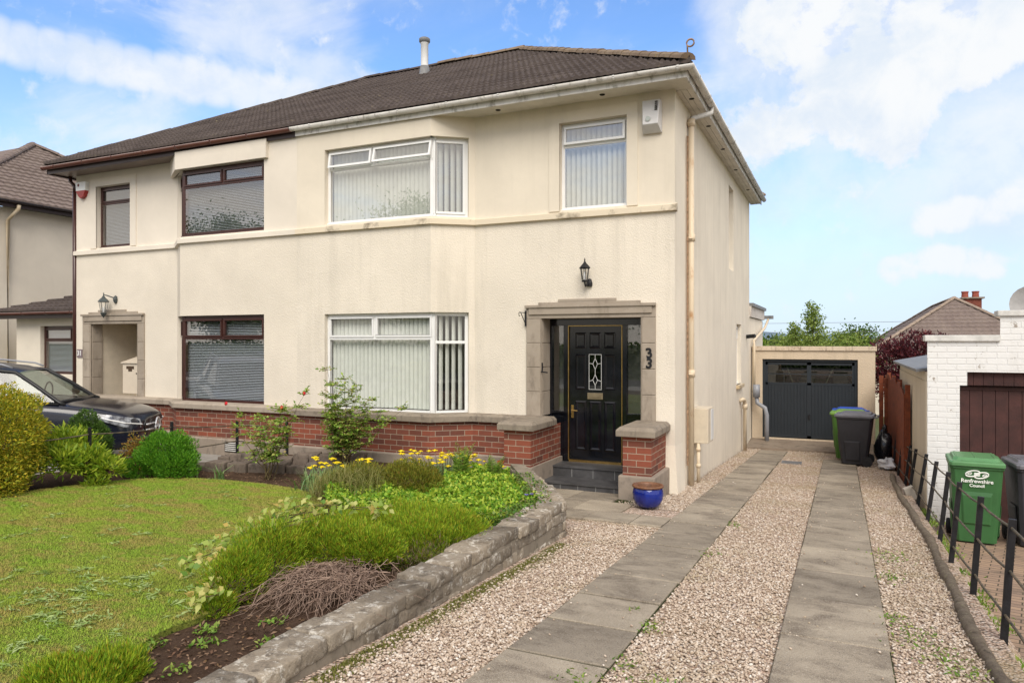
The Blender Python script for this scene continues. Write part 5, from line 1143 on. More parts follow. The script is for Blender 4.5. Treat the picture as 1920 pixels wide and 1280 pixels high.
# ---------------------------------------------------------------- wheelie bins
def bin_(loc,rz,label,body,lid,text=False,h=1.06,sc=1.0,tiltlid=0):
    t=thing('wheelie_bin',loc,label,'bin','wheelie bins',rz)
    # local: front toward -y, width x
    m=MB()
    def ring(z,w,d0,d1,c=.04):
        return [(-w+c,d0,z),(w-c,d0,z),(w,d0+c,z),(w,d1-c,z),(w-c,d1,z),(-w+c,d1,z),(-w,d1-c,z),(-w,d0+c,z)]
    R_=[ring(.03,.215,-.26,.20),ring(.35,.24,-.295,.245),ring(.93,.272,-.345,.31),ring(.94,.285,-.36,.33),ring(.985,.285,-.36,.33)]
    vs=[p for r in R_ for p in r]; fs=[(i*8+j,i*8+(j+1)%8,(i+1)*8+(j+1)%8,(i+1)*8+j) for i in range(len(R_)-1) for j in range(8)]+[tuple(range(7,-1,-1)),tuple(32+j for j in range(8))]
    m.add(vs,fs)
    # moulded front panel and side ribs
    m.add([(-.15,-.287,.25),(.15,-.287,.25),(.165,-.325,.66),(-.165,-.325,.66),(-.13,-.305,.27),(.13,-.305,.27),(.145,-.335,.61),(-.145,-.335,.61)],[(0,1,5,4),(1,2,6,5),(2,3,7,6),(3,0,4,7),(4,5,6,7)])
    for s in (-1,1): m.add([(s*.235,-.17,.10),(s*.235,.08,.10),(s*.262,.09,.50),(s*.262,-.20,.50),(s*.248,-.16,.12),(s*.248,.07,.12),(s*.268,.08,.47),(s*.268,-.19,.47)],[(0,1,5,4),(1,2,6,5),(2,3,7,6),(3,0,4,7),(4,5,6,7)])
    m.build('body',body,t,bevel=.006,world=False)
    m=MB(); R_=[ring(.975,.292,-.385,.345,.03),ring(1.015,.292,-.385,.345,.03),ring(1.03,.28,-.37,.335,.04),ring(1.032,.25,-.30,.30,.04),ring(1.065,.235,-.25,.28,.05)]
    vs=[p for r in R_ for p in r]; m.add(vs,[(i*8+j,i*8+(j+1)%8,(i+1)*8+(j+1)%8,(i+1)*8+j) for i in range(4) for j in range(8)]+[tuple(range(7,-1,-1)),tuple(32+j for j in range(8))])
    m.box(-.16,.16,-.345,-.305,1.028,1.04)
    for s in (-.2,.0,.2): m.box(s-.01,s+.01,-.22,.25,1.06,1.072)
    l_=m.build('lid',lid,t,bevel=.005,world=False)
    m=MB(); m.tube([(-.25,.34,.99),(-.25,.40,.99),(.25,.40,.99),(.25,.34,.99)],.014,8); m.build('handle',lid,t,world=False)
    m=MB(); m.tube([(-.27,.22,.10),(.27,.22,.10)],.012,8); m.build('axle',M['blacki'],t,world=False)
    for s in (-1,1):
        m=MB(); m.tube([(s*.235,.22,.10),(s*.285,.22,.10)],.10,20); m.tube([(s*.23,.22,.10),(s*.29,.22,.10)],.055,14); m.build('wheel',M['rubber'],t,world=False,bevel=.006)
    if text:
        wm=simple('white_print',(.78,.80,.76),.6,.2,.03)
        for s_,tx,zz in ((.062,'Renfrewshire',.775),(.05,'Council',.725)):
            cu=bpy.data.curves.new('council_name','FONT'); cu.body=tx; cu.size=s_; cu.extrude=.001; cu.offset=.0012; cu.align_x='CENTER'
            q=link(bpy.data.objects.new('council_name',cu)); me=bpy.data.meshes.new_from_object(q.evaluated_get(bpy.context.evaluated_depsgraph_get())); bpy.data.objects.remove(q)
            me.materials.clear(); me.materials.append(wm); o=link(bpy.data.objects.new('council_name',me)); o.parent=t; o.location=(-.0,-.345-.001-(zz-.78)*-.06,zz); o.rotation_euler=(R(90-4.9),0,0)
        m=MB(); y=-.347
        def el(cx,cz,a,b,ang,r=.009):
            p=[(cx+a*math.cos(q)*math.cos(ang)-b*math.sin(q)*math.sin(ang),y,cz+a*math.cos(q)*math.sin(ang)+b*math.sin(q)*math.cos(ang)) for q in [i*math.pi/12 for i in range(25)]]
            m.tube(p,r,6,caps=False)
        el(-.045,.885,.075,.034,R(14)); el(.045,.868,.075,.034,R(14)); el(.0,.876,.03,.013,R(-24),.006); el(-.075,.882,.022,.010,R(20),.005); el(.078,.870,.022,.010,R(20),.005)
        m.build('council_emblem',wm,t,world=False)
    return t
M['rubber']=simple('black_rubber',(.018,.018,.02),.7,.3,.2)
bg_=simple('dark_grey_bin_plastic',(.045,.045,.055),.45,.4,.12,3); bl_=simple('grey_bin_lid',(.13,.13,.15),.4,.4,.12,3)
gr_=simple('green_bin_plastic',(.045,.145,.048),.42,.4,.08,3); grl=simple('green_bin_lid',(.10,.25,.10),.4,.4,.08,3)
bin_((1.50,10.62,gn(0,10.6)+.0),R(2),'green wheelie bin with white council emblem outside the brown garage door','',None) if 0 else None
bin_((1.515,10.66,gn(0,10.6)),R(-3),'green wheelie bin with white council emblem in front of the brown timber door',gr_,grl,True)
bin_((2.17,10.72,gn(0,10.7)),R(4),'charcoal wheelie bin right of the green emblem bin, cut by the photo edge',bg_,simple('scuffed_grey_lid',(.16,.16,.18),.45,.4,.15,8))
bd_=simple('black_bin_plastic',(.028,.027,.032),.5,.35,.2,3)
bin_((.27,16.25,gd(0,16.25)+.01),R(-96),'black wheelie bin with grey lid, frontmost of the three by the grey garage door',bd_,bl_)
bin_((.16,17.35,gd(0,17.35)+.01),R(-93),'green-bodied wheelie bin half hidden behind the black bin on the drive',simple('olive_green_plastic',(.055,.14,.02),.45,.4,.1,3),simple('lime_green_lid',(.16,.30,.05),.4,.4,.1,3))
bin_((.18,18.35,gd(0,18.35)+.03),R(-90),'blue-lidded wheelie bin, rearmost of the three by the grey garage door',bd_,simple('blue_bin_lid',(.02,.08,.45),.4,.4,.1,3))
# rubbish bag
def blobmesh(mb,c,r,seed,mi=0,nx=14,ny=9,sq=1,amp=.25):
    rr_=random.Random(seed); ph=[rr_.uniform(0,6) for _ in range(6)]; vs=[]
    for i in range(ny+1):
        t=math.pi*i/ny
        for j in range(nx):
            p=2*math.pi*j/nx; k=1+amp*(math.sin(3*p+ph[0]+2*t)*.4+math.sin(5*t+ph[1]+p)*.35+math.sin(7*p+ph[2])*.25)
            vs.append((c[0]+r[0]*math.sin(t)*math.cos(p)*k,c[1]+r[1]*math.sin(t)*math.sin(p)*k,c[2]+r[2]*math.cos(t)*k))
    mb.add(vs,[(i*nx+j,i*nx+(j+1)%nx,(i+1)*nx+(j+1)%nx,(i+1)*nx+j) for i in range(ny) for j in range(nx)],mi)
m=MB(); blobmesh(m,(0,0,.33),(.17,.2,.36),3); blobmesh(m,(.02,.03,.72),(.05,.05,.10),5); o=m.build('rubbish_bag',simple('black_bag_plastic',(.015,.015,.018),.25,.5,.2),smooth=True,world=False); o.location=(.78,16.5,gd(0,16.5)); props(o,'crumpled black rubbish bag between the black bin and the fence','bag')
m=MB(); blobmesh(m,(0,0,.1),(.16,.18,.10),8,amp=.5); o=m.build('plastic_bag',simple('white_bag_plastic',(.6,.6,.62),.4,.4,.1),smooth=False,world=False); o.location=(.80,15.75,gd(0,15.7)); props(o,'crumpled white plastic bag on the ground beside the bins','bag')
m=MB(); m.prism([(-.07,-.04),(.07,-.05),(.08,.05),(-.06,.05)],0,.20); o=m.build('broken_slab',simple('pale_stone',(.5,.46,.4),.8,.2,.1),world=False,bevel=.012); o.location=(.96,12.3,gd(0,12.3)-.08); o.rotation_euler=(0,R(-20),.3); props(o,'small pale broken slab leaning on the black fence','stone')
# pots
pt=thing('plant_pot',(-2.235,9.02,gd(0,9.0)+.015),'glazed cobalt blue bowl planter with brown rim at the foot of the right pier','planter')
g=G('blue_glaze',.12,.6); c=g.mix(g.ramp(g.noise(g.co(scale=(1,1,.3)),7,6,.6),[(.3,0),(.7,1)]),(.004,.006,.10),(.008,.028,.26)); g.col(c); M['blueglaze']=g.m
Z0=gd(0,9.0)+.015; cx,cy=-2.235,9.02
m=MB(); m.lathe((cx,cy,Z0),[(.001,0),(.115,0),(.155,.03),(.187,.10),(.195,.17),(.183,.225),(.172,.245)],32); m.build('bowl',M['blueglaze'],pt,smooth=True)
m=MB(); m.lathe((cx,cy,Z0),[(.172,.243),(.195,.248),(.2,.262),(.195,.275),(.172,.277),(.162,.25),(.155,.20)],32); m.build('rim',simple('brown_clay_rim',(.22,.10,.05),.5,.4,.2,20),pt,smooth=True)
m=MB(); m.lathe((cx,cy,Z0),[(.165,.20),(.08,.215),(.001,.21)],20); m.build('compost',M['soil'],pt)
tp=thing('plant_pot',(-4.62,9.75,-.34),'small terracotta pot beside the left brick pier','plant pot')
m=MB(); m.lathe((-4.62,9.75,-.36),[(.001,0),(.05,0),(.072,.13),(.082,.13),(.085,.17),(.075,.17),(.065,.12)],18); m.build('pot',simple('terracotta',(.50,.13,.04),.7,.3,.12,9),tp,smooth=True)
m=MB(); m.box(-4.80,-4.62,9.55,9.70,-.42,-.31); o=m.build('white_block',M['white'],bevel=.01); props(o,'small white painted block among the plants left of the brick pier','block')
# vent grille in the plinth
m=MB()
for k in range(5): m.box(-10.28,-10.0,9.80,9.815,-.40+.035*k,-.385+.035*k)
v_=m.build('air_vent',M['gutterw'],hl); m=MB(); m.box(-10.30,-9.98,9.812,9.82,-.42,-.235); m.build('vent_back',M['dark'],v_)
# ---------------------------------------------------------------- parked car
M['carp']=simple('black_blue_car_paint',(.010,.012,.022),.16,.6,.02,3); M['chrome']=simple('chrome',(.85,.86,.88),.32,.6,.02,3,metal=.85)
M['trim']=simple('black_car_trim',(.012,.012,.013),.4,.4,.1,3)
ct=thing('parked_car',(-10.86,8.72,-.40),'black SUV parked in front of the left-hand semi, star emblem in its chrome grille','car')
ct.rotation_euler=(0,R(3.2),.62); ct.scale=(.93,.93,.93)
ST=[(.0,.60,.36,.48,.66,.74),(-.05,.78,.24,.52,.72,.835),(-.22,.90,.20,.56,.80,.92),(-.5,.94,.19,.62,.87,.975),(-.9,.955,.2,.66,.93,1.01),(-1.4,.955,.2,.68,.965,1.055),(-2.4,.955,.2,.68,.99,1.03),(-3.6,.955,.2,.68,1.0,1.04),(-4.25,.93,.22,.7,1.02,1.06),(-4.55,.86,.3,.7,.98,1.03),(-4.62,.70,.38,.7,.93,.98)]
m=MB(); rows=[]
for (x,w_,zb,zm,zs_,zt) in ST:
    h=[(w_*.84,zb),(w_,zb+.12),(w_,zm),(w_-.025,zs_),(w_*.82,zs_+(zt-zs_)*.62),(w_*.45,zt-.006),(0,zt)]
    rows.append([(x,-a,b) for a,b in h]+[(x,a,b) for a,b in h[-2::-1]])
n=len(rows[0]); vs=[p for r in rows for p in r]
m.add(vs,[(i*n+j,i*n+j+1,(i+1)*n+j+1,(i+1)*n+j) for i in range(len(rows)-1) for j in range(n-1)]+[tuple(range(n-1,-1,-1)),tuple((len(rows)-1)*n+j for j in range(n))])
for i in range(len(rows)-1): m.add([rows[i][0],rows[i][-1],rows[i+1][-1],rows[i+1][0]],[(0,1,2,3)])
body=m.build('body',M['carp'],ct,smooth='fix',world=False)
md=body.modifiers.new('s','SUBSURF'); md.levels=2; md.render_levels=2
# greenhouse
WS=[(-1.30,.76,1.04,-2.08,.60,1.53)]
def cab(z): pass
A0=(-1.32,.78,1.03);A1=(-2.08,.62,1.50);B1=(-2.9,.64,1.56);C1=(-3.75,.62,1.54);C0=(-4.35,.76,1.07)
m=MB()
for s in (-1,1):
    f=lambda p:(p[0],s*p[1],p[2])
    m.add([f(A0),f(A1),f(B1),f(C1),f(C0),f((-2.9,.84,1.02))],[(0,1,2,5),(5,2,3,4)])
m.add([(A0[0]+.08,0,1.05),(A0[0],-A0[1],A0[2]),(A1[0],-A1[1],A1[2]),(A1[0]+.06,0,1.535),(A1[0],A1[1],A1[2]),(A0[0],A0[1],A0[2])],[(0,1,2,3),(0,3,4,5)])
m.add([(C0[0],-C0[1],C0[2]),(C0[0],C0[1],C0[2]),(C1[0],C1[1],C1[2]),(C1[0],-C1[1],C1[2])],[(0,1,2,3)])
m.build('windows',M['glassc'],ct,smooth=False,world=False)
m=MB()
rf=[(A1[0]+.02,A1[1],A1[2]),(-2.3,.64,1.545),(-2.9,.655,1.585),(-3.75,.64,1.565),(-4.0,.60,1.50)]
cen=[(A1[0]+.08,1.535),(-2.3,1.60),(-2.9,1.64),(-3.75,1.61),(-4.05,1.54)]
vs=[]
for (x,y,z),(xc_,zc_) in zip(rf,cen): vs+=[(x,-y,z),((x+xc_)/2,-y*.55,zc_-.012),(xc_,0,zc_),((x+xc_)/2,y*.55,zc_-.012),(x,y,z)]
m.add(vs,[(i*5+j,i*5+j+1,(i+1)*5+j+1,(i+1)*5+j) for i in range(4) for j in range(4)]); m.build('roof_panel',M['carp'],ct,smooth=True,world=False)
m=MB()
for s in (-1,1):
    m.tube([(A0[0]+.10,s*.80,.99),(A0[0],s*A0[1],A0[2]),(-1.7,s*.71,1.28),(A1[0],s*A1[1],A1[2]),B1 if 0 else (B1[0],s*B1[1],B1[2]),(C1[0],s*C1[1],C1[2]),(C0[0],s*C0[1],C0[2])],.034,8)
    m.tube([(-2.85,s*.84,1.02),(-2.9,s*.645,1.56)],.045,6); m.tube([(-1.3,s*.845,1.0),(-2.9,s*.86,1.01),(-4.3,s*.80,1.05)],.02,6)
m.tube([(A0[0],-A0[1],A0[2]),(A0[0]+.09,0,1.045),(A0[0],A0[1],A0[2])],.03,6); m.build('pillars',M['trim'],ct,smooth='fix',world=False)
m=MB()
for s in (-1,1): m.tube([(-2.15,s*.60,1.575),(-2.3,s*.61,1.625),(-3.0,s*.62,1.665),(-3.7,s*.60,1.64),(-3.85,s*.59,1.58)],.016,8)
m.build('roof_rail',M['grey'],ct,smooth='fix',world=False)
m=MB(); m.box(-4.2,-1.5,-.8,.8,.8,.95); m.build('cabin_floor',M['dark'],ct,world=False)
m=MB()
for s in (-.38,.38):
    blobmesh(m,(-2.65,s,1.02),(.10,.24,.30),2,amp=.02); blobmesh(m,(-2.72,s,1.38),(.06,.13,.10),2,amp=.02)
m.box(-3.7,-3.5,-.6,.6,.9,1.28); m.build('seat',simple('grey_seat',(.10,.10,.11),.7,.2,.1),ct,smooth=False,world=False)
m=MB(); m.tube([(-1.95,.38+.17*math.cos(q),1.12+.17*math.sin(q)) for q in [i*math.pi/10 for i in range(21)]],.014,6); m.box(-1.85,-1.35,-.72,.72,.95,1.03); m.build('dashboard',M['trim'],ct,world=False)
for s in (-1,1):
    m=MB(); blobmesh(m,(-1.72,s*1.02,1.10),(.07,.12,.075),4,amp=.03); m.tube([(-1.68,s*.84,1.05),(-1.7,s*.95,1.08)],.02,6); m.build('wing_mirror',M['carp'],ct,smooth=True,world=False)
    # headlight
    T=[(-.80,.945,.868),(-.5,.935,.865),(-.26,.865,.83),(-.07,.62,.785)]; Bt=[(-.80,.955,.835),(-.5,.968,.735),(-.24,.915,.66),(-.035,.64,.63)]
    mm=MB(); vs=[(x+.012,s*(y+.006),z) for x,y,z in T]+[((a[0]+b[0])/2+.03,s*((a[1]+b[1])/2+.012),(a[2]+b[2])/2) for a,b in zip(T,Bt)]+[(x+.012,s*(y+.006),z) for x,y,z in Bt]
    mm.add(vs,[(i*4+j,i*4+j+1,(i+1)*4+j+1,(i+1)*4+j) for i in range(2) for j in range(3)]); hlt=mm.build('headlight',simple('headlight_lens',(.34,.36,.39),.10,.7,.35,14,c2=(.05,.05,.06)),ct,smooth=True,world=False)
    mm=MB(); mm.tube([(vs[4][0]+.004,vs[4][1],vs[4][2]+.0)]+[(v_[0]+.012,v_[1]*1.004,v_[2]-.018) for v_ in vs[5:8]],.012,6); mm.build('light_strip',M['white'],hlt,world=False)
    for x_ in (-.87,-3.74):
        mm=MB(); mm.tube([(x_,s*.74,.36),(x_,s*.965,.36)],.365,28); wh=mm.build('wheel',M['rubber'],ct,world=False,bevel=.02)
        mm=MB()
        for q in range(5):
            an=q*2*math.pi/5; mm.tube([(x_,s*.97,.36),(x_+.23*math.cos(an-.12),s*.972,.36+.23*math.sin(an-.12))],.024,5); mm.tube([(x_,s*.97,.36),(x_+.23*math.cos(an+.12),s*.972,.36+.23*math.sin(an+.12))],.02,5)
        mm.tube([(x_+.235*math.cos(q*math.pi/14),s*.968,.36+.235*math.sin(q*math.pi/14)) for q in range(29)],.016,6); mm.build('rim',M['chrome'],wh,world=False)
        mm=MB(); mm.tube([(x_+.40*math.cos(q*math.pi/14),s*.952,.36+.40*math.sin(q*math.pi/14)) for q in range(15)],.03,6); mm.build('wheel_arch',M['trim'],ct,world=False,smooth=True)
m=MB(); g0=[(-.46,.74),(-.52,.66),(-.46,.50),(-.36,.455),(.36,.455),(.46,.50),(.52,.66),(.46,.74),(.3,.775),(-.3,.775)]
m.add([(.035-.14*(y*y),y,z) for y,z in g0]+[(-.1,y,z) for y,z in g0],[tuple(range(10))]+[(i,(i+1)%10,10+(i+1)%10,10+i) for i in range(10)]); gr2=m.build('grille',M['trim'],ct,world=False)
m=MB()
for z_ in (.665,.565):
    m.tube([(.05-.14*y*y,y,z_) for y in (-.48,-.3,-.12)],.016,6); m.tube([(.05-.14*y*y,y,z_) for y in (.12,.3,.48)],.016,6)
m.build('chrome_bar',M['chrome'],gr2,world=False,smooth='fix')
m=MB(); m.tube([(.075,.135*math.cos(q*math.pi/16),.615+.135*math.sin(q*math.pi/16)) for q in range(33)],.017,8,caps=False)
for k in range(3):
    an=math.pi/2+k*2*math.pi/3; c_=Vector((.075,0,.615)); tip=c_+Vector((0,.13*math.cos(an),.13*math.sin(an))); l_=c_+Vector((0,.034*math.cos(an+1.05),.034*math.sin(an+1.05))); r_2=c_+Vector((0,.034*math.cos(an-1.05),.034*math.sin(an-1.05))); f_=c_+Vector((.02,0,0))
    m.add([c_+Vector((-.01,0,0)),l_,tip,r_2,f_],[(1,2,4),(2,3,4),(1,0,2),(0,3,2)])
m.build('star_emblem',M['chrome'],gr2,world=False)
m=MB(); m.box(-.12,.028,-.55,.55,.22,.36); m.box(-.30,-.02,-.84,-.60,.26,.42); m.box(-.30,-.02,.60,.84,.26,.42); m.build('lower_intake',M['trim'],ct,world=False,bevel=.02)
# ---------------------------------------------------------------- plants
def leafy(c,r,n,L_,W_,depth=.35,lump=.18,freq=3.2,upw=.35,rnd=.6,bottom=-.5,seed=0,flat=1):
    """leaf cloud filling the outer part of a lumpy ellipsoid centred on c"""
    q=np.random.default_rng(seed+100)
    d=q.normal(size=(n*2,3)); d/=np.linalg.norm(d,axis=1,keepdims=True); d=d[d[:,2]>bottom][:n]; n=len(d)
    ph=q.uniform(0,6.28,9)
    lp=(np.sin(d[:,0]*freq*2+ph[0])*np.sin(d[:,1]*freq*2+ph[1])+np.sin(d[:,2]*freq*2.4+ph[2]+d[:,0]*2)*.7+.5*np.sin(d[:,0]*freq*5+ph[3])*np.sin(d[:,2]*freq*5+ph[4])+.5*np.sin(d[:,1]*freq*5+ph[5]))
    rad=(1+lump*lp)*(1-depth*q.random(n)**1.6)
    P=np.array(c)+d*np.array(r)*rad[:,None]
    nrm=d/np.array(r); nrm/=np.linalg.norm(nrm,axis=1,keepdims=True)
    A=nrm+np.array([0,0,upw])+q.normal(size=(n,3))*rnd
    return leafcloud(P,A,L_*q.uniform(.6,1.3,n),W_*q.uniform(.7,1.2,n))
def stems(name,c,ends,mat,parent,r0=.02,r1=.004,n=5):
    m=MB()
    for e in ends:
        a=Vector(c)+Vector((random.uniform(-.03,.03),random.uniform(-.03,.03),0)); b=Vector(e); pts=[]
        for i in range(n+1):
            t=i/n; p=a.lerp(b,t)+Vector((random.uniform(-1,1),random.uniform(-1,1),0))*.02*(1 if 0<i<n else 0)+Vector((0,0,.12*math.sin(math.pi*t)*(b-a).length*.3)); pts.append(p)
        m.tube(pts,[r0+(r1-r0)*i/n for i in range(n+1)],5,caps=False)
    return m.build(name,mat,parent,smooth=True)
M['wood']=simple('shrub_wood',(.16,.10,.065),.85,.2,.25,20); M['twig']=simple('dead_heather_twig',(.36,.26,.20),.85,.2,.25,25,c2=(.13,.08,.058)); M['canes']=simple('rose_cane',(.16,.12,.05),.7,.3,.3,20)
def L3(a,b,c,*m_): return [a,b,c,*m_]
Mg=dict(gold=leafmat('golden_conifer_leaf',[(.11,.15,.015),(.26,.31,.02),(.48,.44,.03),(.60,.42,.04),(.34,.36,.03),(.14,.18,.02)],.6,.25),
 lime=leafmat('lime_shrub_leaf',[(.08,.17,.012),(.26,.38,.03),(.42,.48,.05),(.16,.28,.02)],.45,.3),
 dkg=leafmat('dark_conifer_leaf',[(.035,.08,.012),(.07,.14,.02),(.11,.2,.03)],.6,.2),
 bright=leafmat('bright_green_leaf',[(.05,.16,.012),(.10,.29,.02),(.20,.40,.035)],.5,.3),
 rose=leafmat('rose_leaf',[(.12,.22,.03),(.22,.37,.05),(.38,.50,.12),(.42,.32,.12)],.4,.3),
 glauc=leafmat('grey_green_blade',[(.12,.22,.09),(.19,.30,.12),(.26,.36,.13)],.5,.25),
 olive=leafmat('olive_heather_leaf',[(.09,.12,.012),(.16,.18,.02),(.26,.25,.03),(.18,.12,.02)],.7,.2),
 straw=leafmat('straw_grass_leaf',[(.12,.15,.03),(.22,.23,.06),(.34,.29,.12),(.16,.2,.04)],.6,.25),
 heath=leafmat('heather_leaf',[(.08,.17,.01),(.16,.28,.014),(.26,.38,.02),(.36,.44,.03),(.28,.17,.02)],.6,.25),
 cover=leafmat('ground_cover_leaf',[(.07,.18,.02),(.18,.36,.03),(.34,.50,.05),(.50,.56,.08),(.12,.26,.03)],.5,.3),
 vine=leafmat('variegated_leaf',[(.12,.24,.04),(.26,.36,.07),(.40,.46,.12),(.50,.50,.18),(.50,.36,.10)],.5,.3),
 fern=leafmat('fern_leaf',[(.11,.22,.03),(.20,.34,.05),(.33,.40,.08)],.5,.3),
 purple=leafmat('purple_maple_leaf',[(.045,.012,.02),(.09,.02,.03),(.17,.035,.04),(.06,.02,.03)],.6,.2),
 yel=simple('yellow_flower',(.88,.68,.02),.7,.2,.15,40), red=simple('red_rose_petal',(.65,.03,.04),.6,.2,.2,30), viol=simple('violet_petal',(.22,.13,.6),.7,.2,.1),
 tree=leafmat('tree_leaf',[(.05,.10,.02),(.10,.18,.03),(.17,.25,.05)],.6,.25), treel=leafmat('pale_tree_leaf',[(.13,.2,.04),(.22,.30,.06),(.30,.36,.10)],.6,.25),
 wood2=leafmat('distant_leaf',[(.05,.085,.03),(.09,.13,.04),(.14,.19,.05)],.8,.1))
def shrub(name,base,label,cat_,clouds,mat,ends=None,group=None,stem='wood',r0=.02):
    t=thing(name,base,label,cat_,group); V,F=cat(clouds); npmesh('foliage',V,F,mat,t)
    if ends is None:
        ends=[(c[0]+r[0]*.5*random.uniform(-1,1),c[1]+r[1]*.5*random.uniform(-1,1),c[2]+r[2]*random.uniform(0,.5)) for c,r in [(x[0],x[1]) for x in SHAPES] for _ in range(7)]
    stems('stems',base,ends,M[stem],t,r0)
    return t
def mk(shapes,**k):
    global SHAPES; SHAPES=shapes
    return [leafy(s[0],s[1],s[2],*s[3:5],seed=i*13+int(abs(s[0][0])*10),**k) for i,s in enumerate(shapes)]
bz=gz(0,5.0)
shrub('golden_shrub',(-9.0,5.15,bz),'large rounded golden-yellow conifer shrub at the left edge of the lawn','shrub',mk([((-9.28,5.1,bz+.66),(.70,.68,.66),30000,.04,.016),((-9.5,5.2,bz+.35),(.7,.6,.5),8000,.045,.018),((-9.05,5.0,bz+.24),(.52,.45,.36),9000,.04,.016)],depth=.30,lump=.085,bottom=-.95,freq=5),Mg['gold'])
bz=gz(0,6.2)
shrub('evergreen_shrub',(-8.75,6.25,bz),'lime-green evergreen shrub with pointed leaves between the golden shrub and the car','shrub',mk([((-9.2,6.15,bz+.50),(.27,.26,.18),900,.09,.024),((-8.75,6.1,bz+.30),(.27,.24,.18),800,.10,.026),((-8.95,5.85,bz+.33),(.34,.28,.22),1000,.10,.026),((-8.52,6.2,bz+.22),(.20,.18,.14),450,.09,.024),((-9.4,6.3,bz+.42),(.30,.3,.22),700,.09,.024),((-8.55,6.05,bz+.02),(.15,.14,.12),260,.09,.024)],depth=.5,upw=.3,rnd=.55),Mg['lime'])
shrub('dwarf_conifer',(-10.0,6.95,-.3),'small dense dark green dwarf conifer in front of the black car','conifer',mk([((-10.0,6.95,.06),(.36,.32,.38),7500,.04,.014),((-10.02,6.95,.34),(.2,.2,.26),3000,.035,.013)],depth=.3,lump=.08,bottom=-.9),Mg['dkg'])
shrub('barberry',(-8.95,7.2,-.28),'small orange-brown twiggy shrub left of the bright green bush','shrub',mk([((-9.2,7.15,.02),(.18,.2,.22),900,.035,.02),((-9.0,6.85,-.12),(.2,.2,.12),500,.035,.02)],depth=.8),leafmat('orange_brown_leaf',[(.20,.09,.02),(.32,.17,.03),(.22,.22,.04)],.6,.2))
bz=gz(0,7.3)
shrub('leafy_perennial',(-8.35,7.3,bz),'dense bright green rounded bush at the far corner of the lawn','shrub',mk([((-8.53,7.10,bz+.33),(.36,.36,.29),9500,.04,.013),((-8.24,7.0,bz+.2),(.28,.26,.22),4500,.04,.013),((-8.82,6.95,bz+.14),(.26,.28,.17),3500,.04,.013)],depth=.4,upw=1.1,rnd=.45,lump=.14,bottom=-.8),Mg['bright'])
# roses
def rose(base,label,tips,seed,fl):
    q=random.Random(seed); t=thing('rose_bush',base,label,'rose bush'); m=MB(); P=[];A=[]
    for tp in tips:
        a=Vector(base)+Vector((q.uniform(-.08,.08),q.uniform(-.08,.08),0)); b=Vector(tp); pts=[a]
        for i in range(1,7):
            tt=i/6; p=a.lerp(b,tt**.9)+Vector((q.uniform(-.03,.03),q.uniform(-.03,.03),0)); pts.append(p)
            if tt>.3:
                for _ in range(q.randint(5,9)):
                    dr=Vector((q.uniform(-1,1),q.uniform(-1,1),q.uniform(-.1,.5))).normalized(); L__=q.uniform(.06,.16); e=p+dr*L__
                    m.tube([p,e],.0022,4,caps=False)
                    for f in (.45,.7,1.0):
                        for s in ((-1,1) if f<1 else (0,)):
                            sd=dr.cross(Vector((0,0,1))).normalized()*s
                            P.append(tuple(p+dr*L__*f)); A.append(tuple((sd*.9+dr*.5+Vector((0,0,q.uniform(-.3,.2)))).normalized()))
        m.tube(pts,[.008-.001*i for i in range(7)],5,caps=False)
    m.build('canes',M['canes'],t,smooth=True)
    P=np.array(P);A=np.array(A); V,F=leafcloud(P,A,rng.uniform(.04,.07,len(P)),rng.uniform(.028,.042,len(P)),.2,(0,0,1)); npmesh('foliage',V,F,Mg['rose'],t)
    for f in fl:
        mm=MB(); blobmesh(mm,f,(.022,.022,.026),5,amp=.3,nx=8,ny=5); mm.build('flower',Mg['red'],t)
    return t
rb=(-7.15,7.6,gz(0,7.6))
rose(rb,'sparse rose bush with a red bud on its tallest cane, before the brick bay',[(-6.75,7.85,.86),(-7.0,7.7,.62),(-7.35,7.6,.55),(-7.6,7.55,.55),(-7.15,7.5,.5),(-6.95,7.6,.66),(-7.3,7.9,.45),(-7.85,7.7,.36),(-6.8,7.5,.4)],3,[(-6.76,7.85,.88),(-7.95,7.6,.72),(-6.93,7.6,.70)])
rb=(-7.1,9.15,gz(0,9.15))
rose(rb,'tall bushy rose with pale green leaves by the large white bay window',[(-7.35,9.1,1.15),(-7.1,9.2,1.0),(-6.85,9.2,.92),(-7.3,9.0,.75),(-7.05,9.0,.62),(-6.7,9.1,.62),(-6.4,9.2,.52),(-7.5,9.2,.42),(-6.9,8.9,.3),(-7.2,8.9,.45),(-6.1,9.25,.55),(-7.4,9.3,.9),(-7.0,9.35,.8),(-7.25,9.1,.55),(-6.95,9.1,.85),(-7.15,9.0,.9),(-6.6,9.15,.7),(-7.3,9.05,.3),(-6.95,9.0,.5),(-6.7,9.1,.35),(-7.45,9.1,.6),(-6.8,9.3,.4),(-7.1,9.0,.25)],8,[])
# clumps of strap leaves
def clump(name,base,n,h,w_,label,mat,cat_,spread=.06,lean=.7,group=None):
    xy=np.array(base[:2])+rng.normal(size=(n,2))*spread; V,F=blades(xy,base[2],rng.uniform(.6,1.05,n)*h,w_,lean)
    o=npmesh(name,V,F,mat,origin=base); return props(o,label,cat_,group)
clump('iris_clump',(-8.15,7.2,gz(0,7.2)),12,.24,.022,'leftmost small fan of grey-green strap leaves at the far lawn edge',Mg['glauc'],'plant',.04,.5)
clump('iris_clump',(-7.68,7.2,gz(0,7.2)),16,.26,.024,'fan of grey-green strap leaves at the far lawn edge, right of a smaller one',Mg['glauc'],'plant',.045,.8)
clump('iris_clump',(-6.05,7.3,gz(0,7.3)),90,.30,.020,'dense clump of blue-green strap leaves where the lawn meets the grassy mound',Mg['glauc'],'plant',.13,.8)
